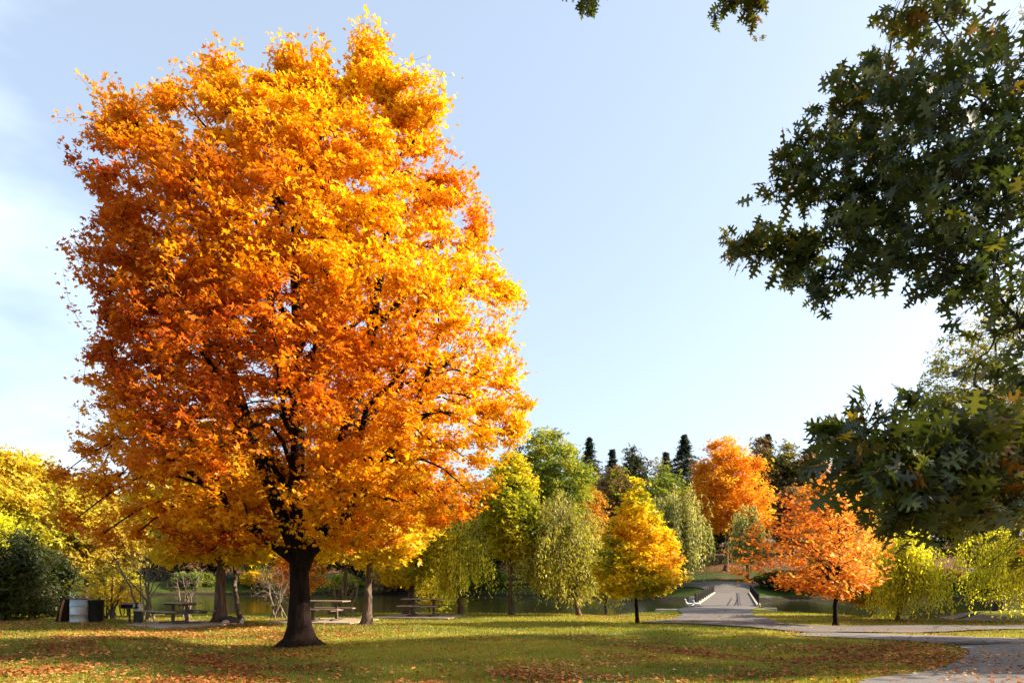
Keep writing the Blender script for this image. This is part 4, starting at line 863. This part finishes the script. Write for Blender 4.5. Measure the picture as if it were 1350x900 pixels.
# ------------------------------------------------------------------ grass and fallen leaves
def in_road(x, y):
    polys = [[(1.0, 4), (2.6, 7), (3.7, 9.2), (5.6, 11.3), (7.4, 12.8), (8.9, 14.3), (10.1, 15.9), (10.9, 17.6), (10.7, 18.6), (10.2, 19.4), (9.4, 20.2), (9.0, 21.6), (8.0, 23.4), (6.5, 25.2), (4.8, 26.8), (5.6, 27.2), (6.6, 29.5), (8.3, 35), (10.5, 46), (13.2, 53.5), (18.7, 53.5), (14.9, 45), (10.6, 31.5), (10.2, 27),
              (13.3, 25.2), (18, 25.3), (30, 26), (30, 24.3), (16.6, 23.4), (11.9, 22.3), (10.6, 21.5), (13.5, 20.7), (18.5, 19.3), (33, 17.6), (18, 2), (14, -2)]]
    r = np.zeros(x.shape, bool)
    for P in polys:
        P = np.array(P)
        for i in range(len(P)):
            (ax, ay), (bx, by) = P[i], P[(i + 1) % len(P)]; c = ((ay > y) != (by > y)) & (x < (bx - ax) * (y - ay) / ((by - ay) or 1e-9) + ax); r ^= c
    return r
def scatter(n, d0, d1, rng, power=1.0, side=.76):
    d = d0 * (d1 / d0) ** rng.uniform(0, 1, n); x = rng.uniform(-side, side, n) * d
    return x, d
rng = np.random.default_rng(9)
x, y = scatter(330000, 10.2, 40, rng); k = ~in_road(x, y) & (pond_sd(x, y) > .6); x, y = x[k], y[k]
z = HT(x, y); C = np.stack([x, y, z - .005], 1); v = .5 * vnoise(C * [1, 1, 0], rng, .8) + .25 * vnoise(C * [1, 1, 0], rng, 3) + .25 * rng.uniform(0, 1, len(x))
hgt = (.028 + .03 * rng.uniform(0, 1, len(x))) * (1 + (y - 10) * .015)
o = leaves('grass', C, hgt, (T_BLADE[0] * np.array([2.6, 1, 1]) , T_BLADE[1]), GRASSM, pal(v, [(.06, .10, .008), (.14, .17, .010), (.29, .28, .016), (.46, .37, .035)], rng), rng, None, 0, dirs=np.tile([0, 0, 1.6], (len(x), 1)))
tag(o, kind='stuff')
# fallen leaves lie in drifts
def litter_density(x, y):
    P = np.stack([x, y, 0 * x], 1); r1 = np.random.default_rng(4)
    a = vnoise(P, r1, .45, 9); b = vnoise(P * [.4, 1.4, 1], r1, 1.0, 9)
    base = .12 + .75 * np.clip(a * b * 2.1 - .25, 0, 1)
    left = ss((-x - 2.0) / 6) * ss((30 - y) / 6) * .55
    front = np.exp(-((x + 1.5) / 4.5) ** 2 - ((y - 12.2) / 2.0) ** 2) * .9
    right = np.exp(-((x - 7.5) / 2.6) ** 2 - ((y - 15.5) / 2.4) ** 2) * .9
    edge = np.exp(-((x - 8.6 - (y - 14) * .35) / .8) ** 2) * (y > 12) * (y < 19) * 1.0
    sunny = np.exp(-((x - 1) / 6) ** 2 - ((y - 24) / 5) ** 2) * .35
    cl = .35 + 1.3 * ss((vnoise(P, np.random.default_rng(8), 1.6, 9) - .35) / .4)
    return np.clip(base * .55 * cl + left * cl + front * .95 * (.2 + a) * cl + right * .6 * (.3 + a) * cl + edge - sunny, .03, 1)
x, y = scatter(150000, 10.2, 34, rng); k = (rng.uniform(0, 1, len(x)) < litter_density(x, y) * np.where(in_road(x, y), .10, .62)) & (pond_sd(x, y) > .3); x, y = x[k], y[k]
z = HT(x, y) + np.where(in_road(x, y), .07, .035) + rng.uniform(0, .02, len(x)); C = np.stack([x, y, z], 1)
v = .5 * vnoise(C * [1, 1, 0], rng, .5) + .6 * rng.uniform(0, 1, len(x)) - .05
P_LIT = [(.11, .03, .015), (.24, .06, .02), (.34, .12, .03), (.45, .20, .06), (.58, .33, .12)]
tag(leaves('fallen_leaves', C, .068 * rng.uniform(.6, 1.3, len(x)), T_MAPLE, LITTER, pal(v, P_LIT, rng, .25), rng, None, 1.6), kind='stuff')
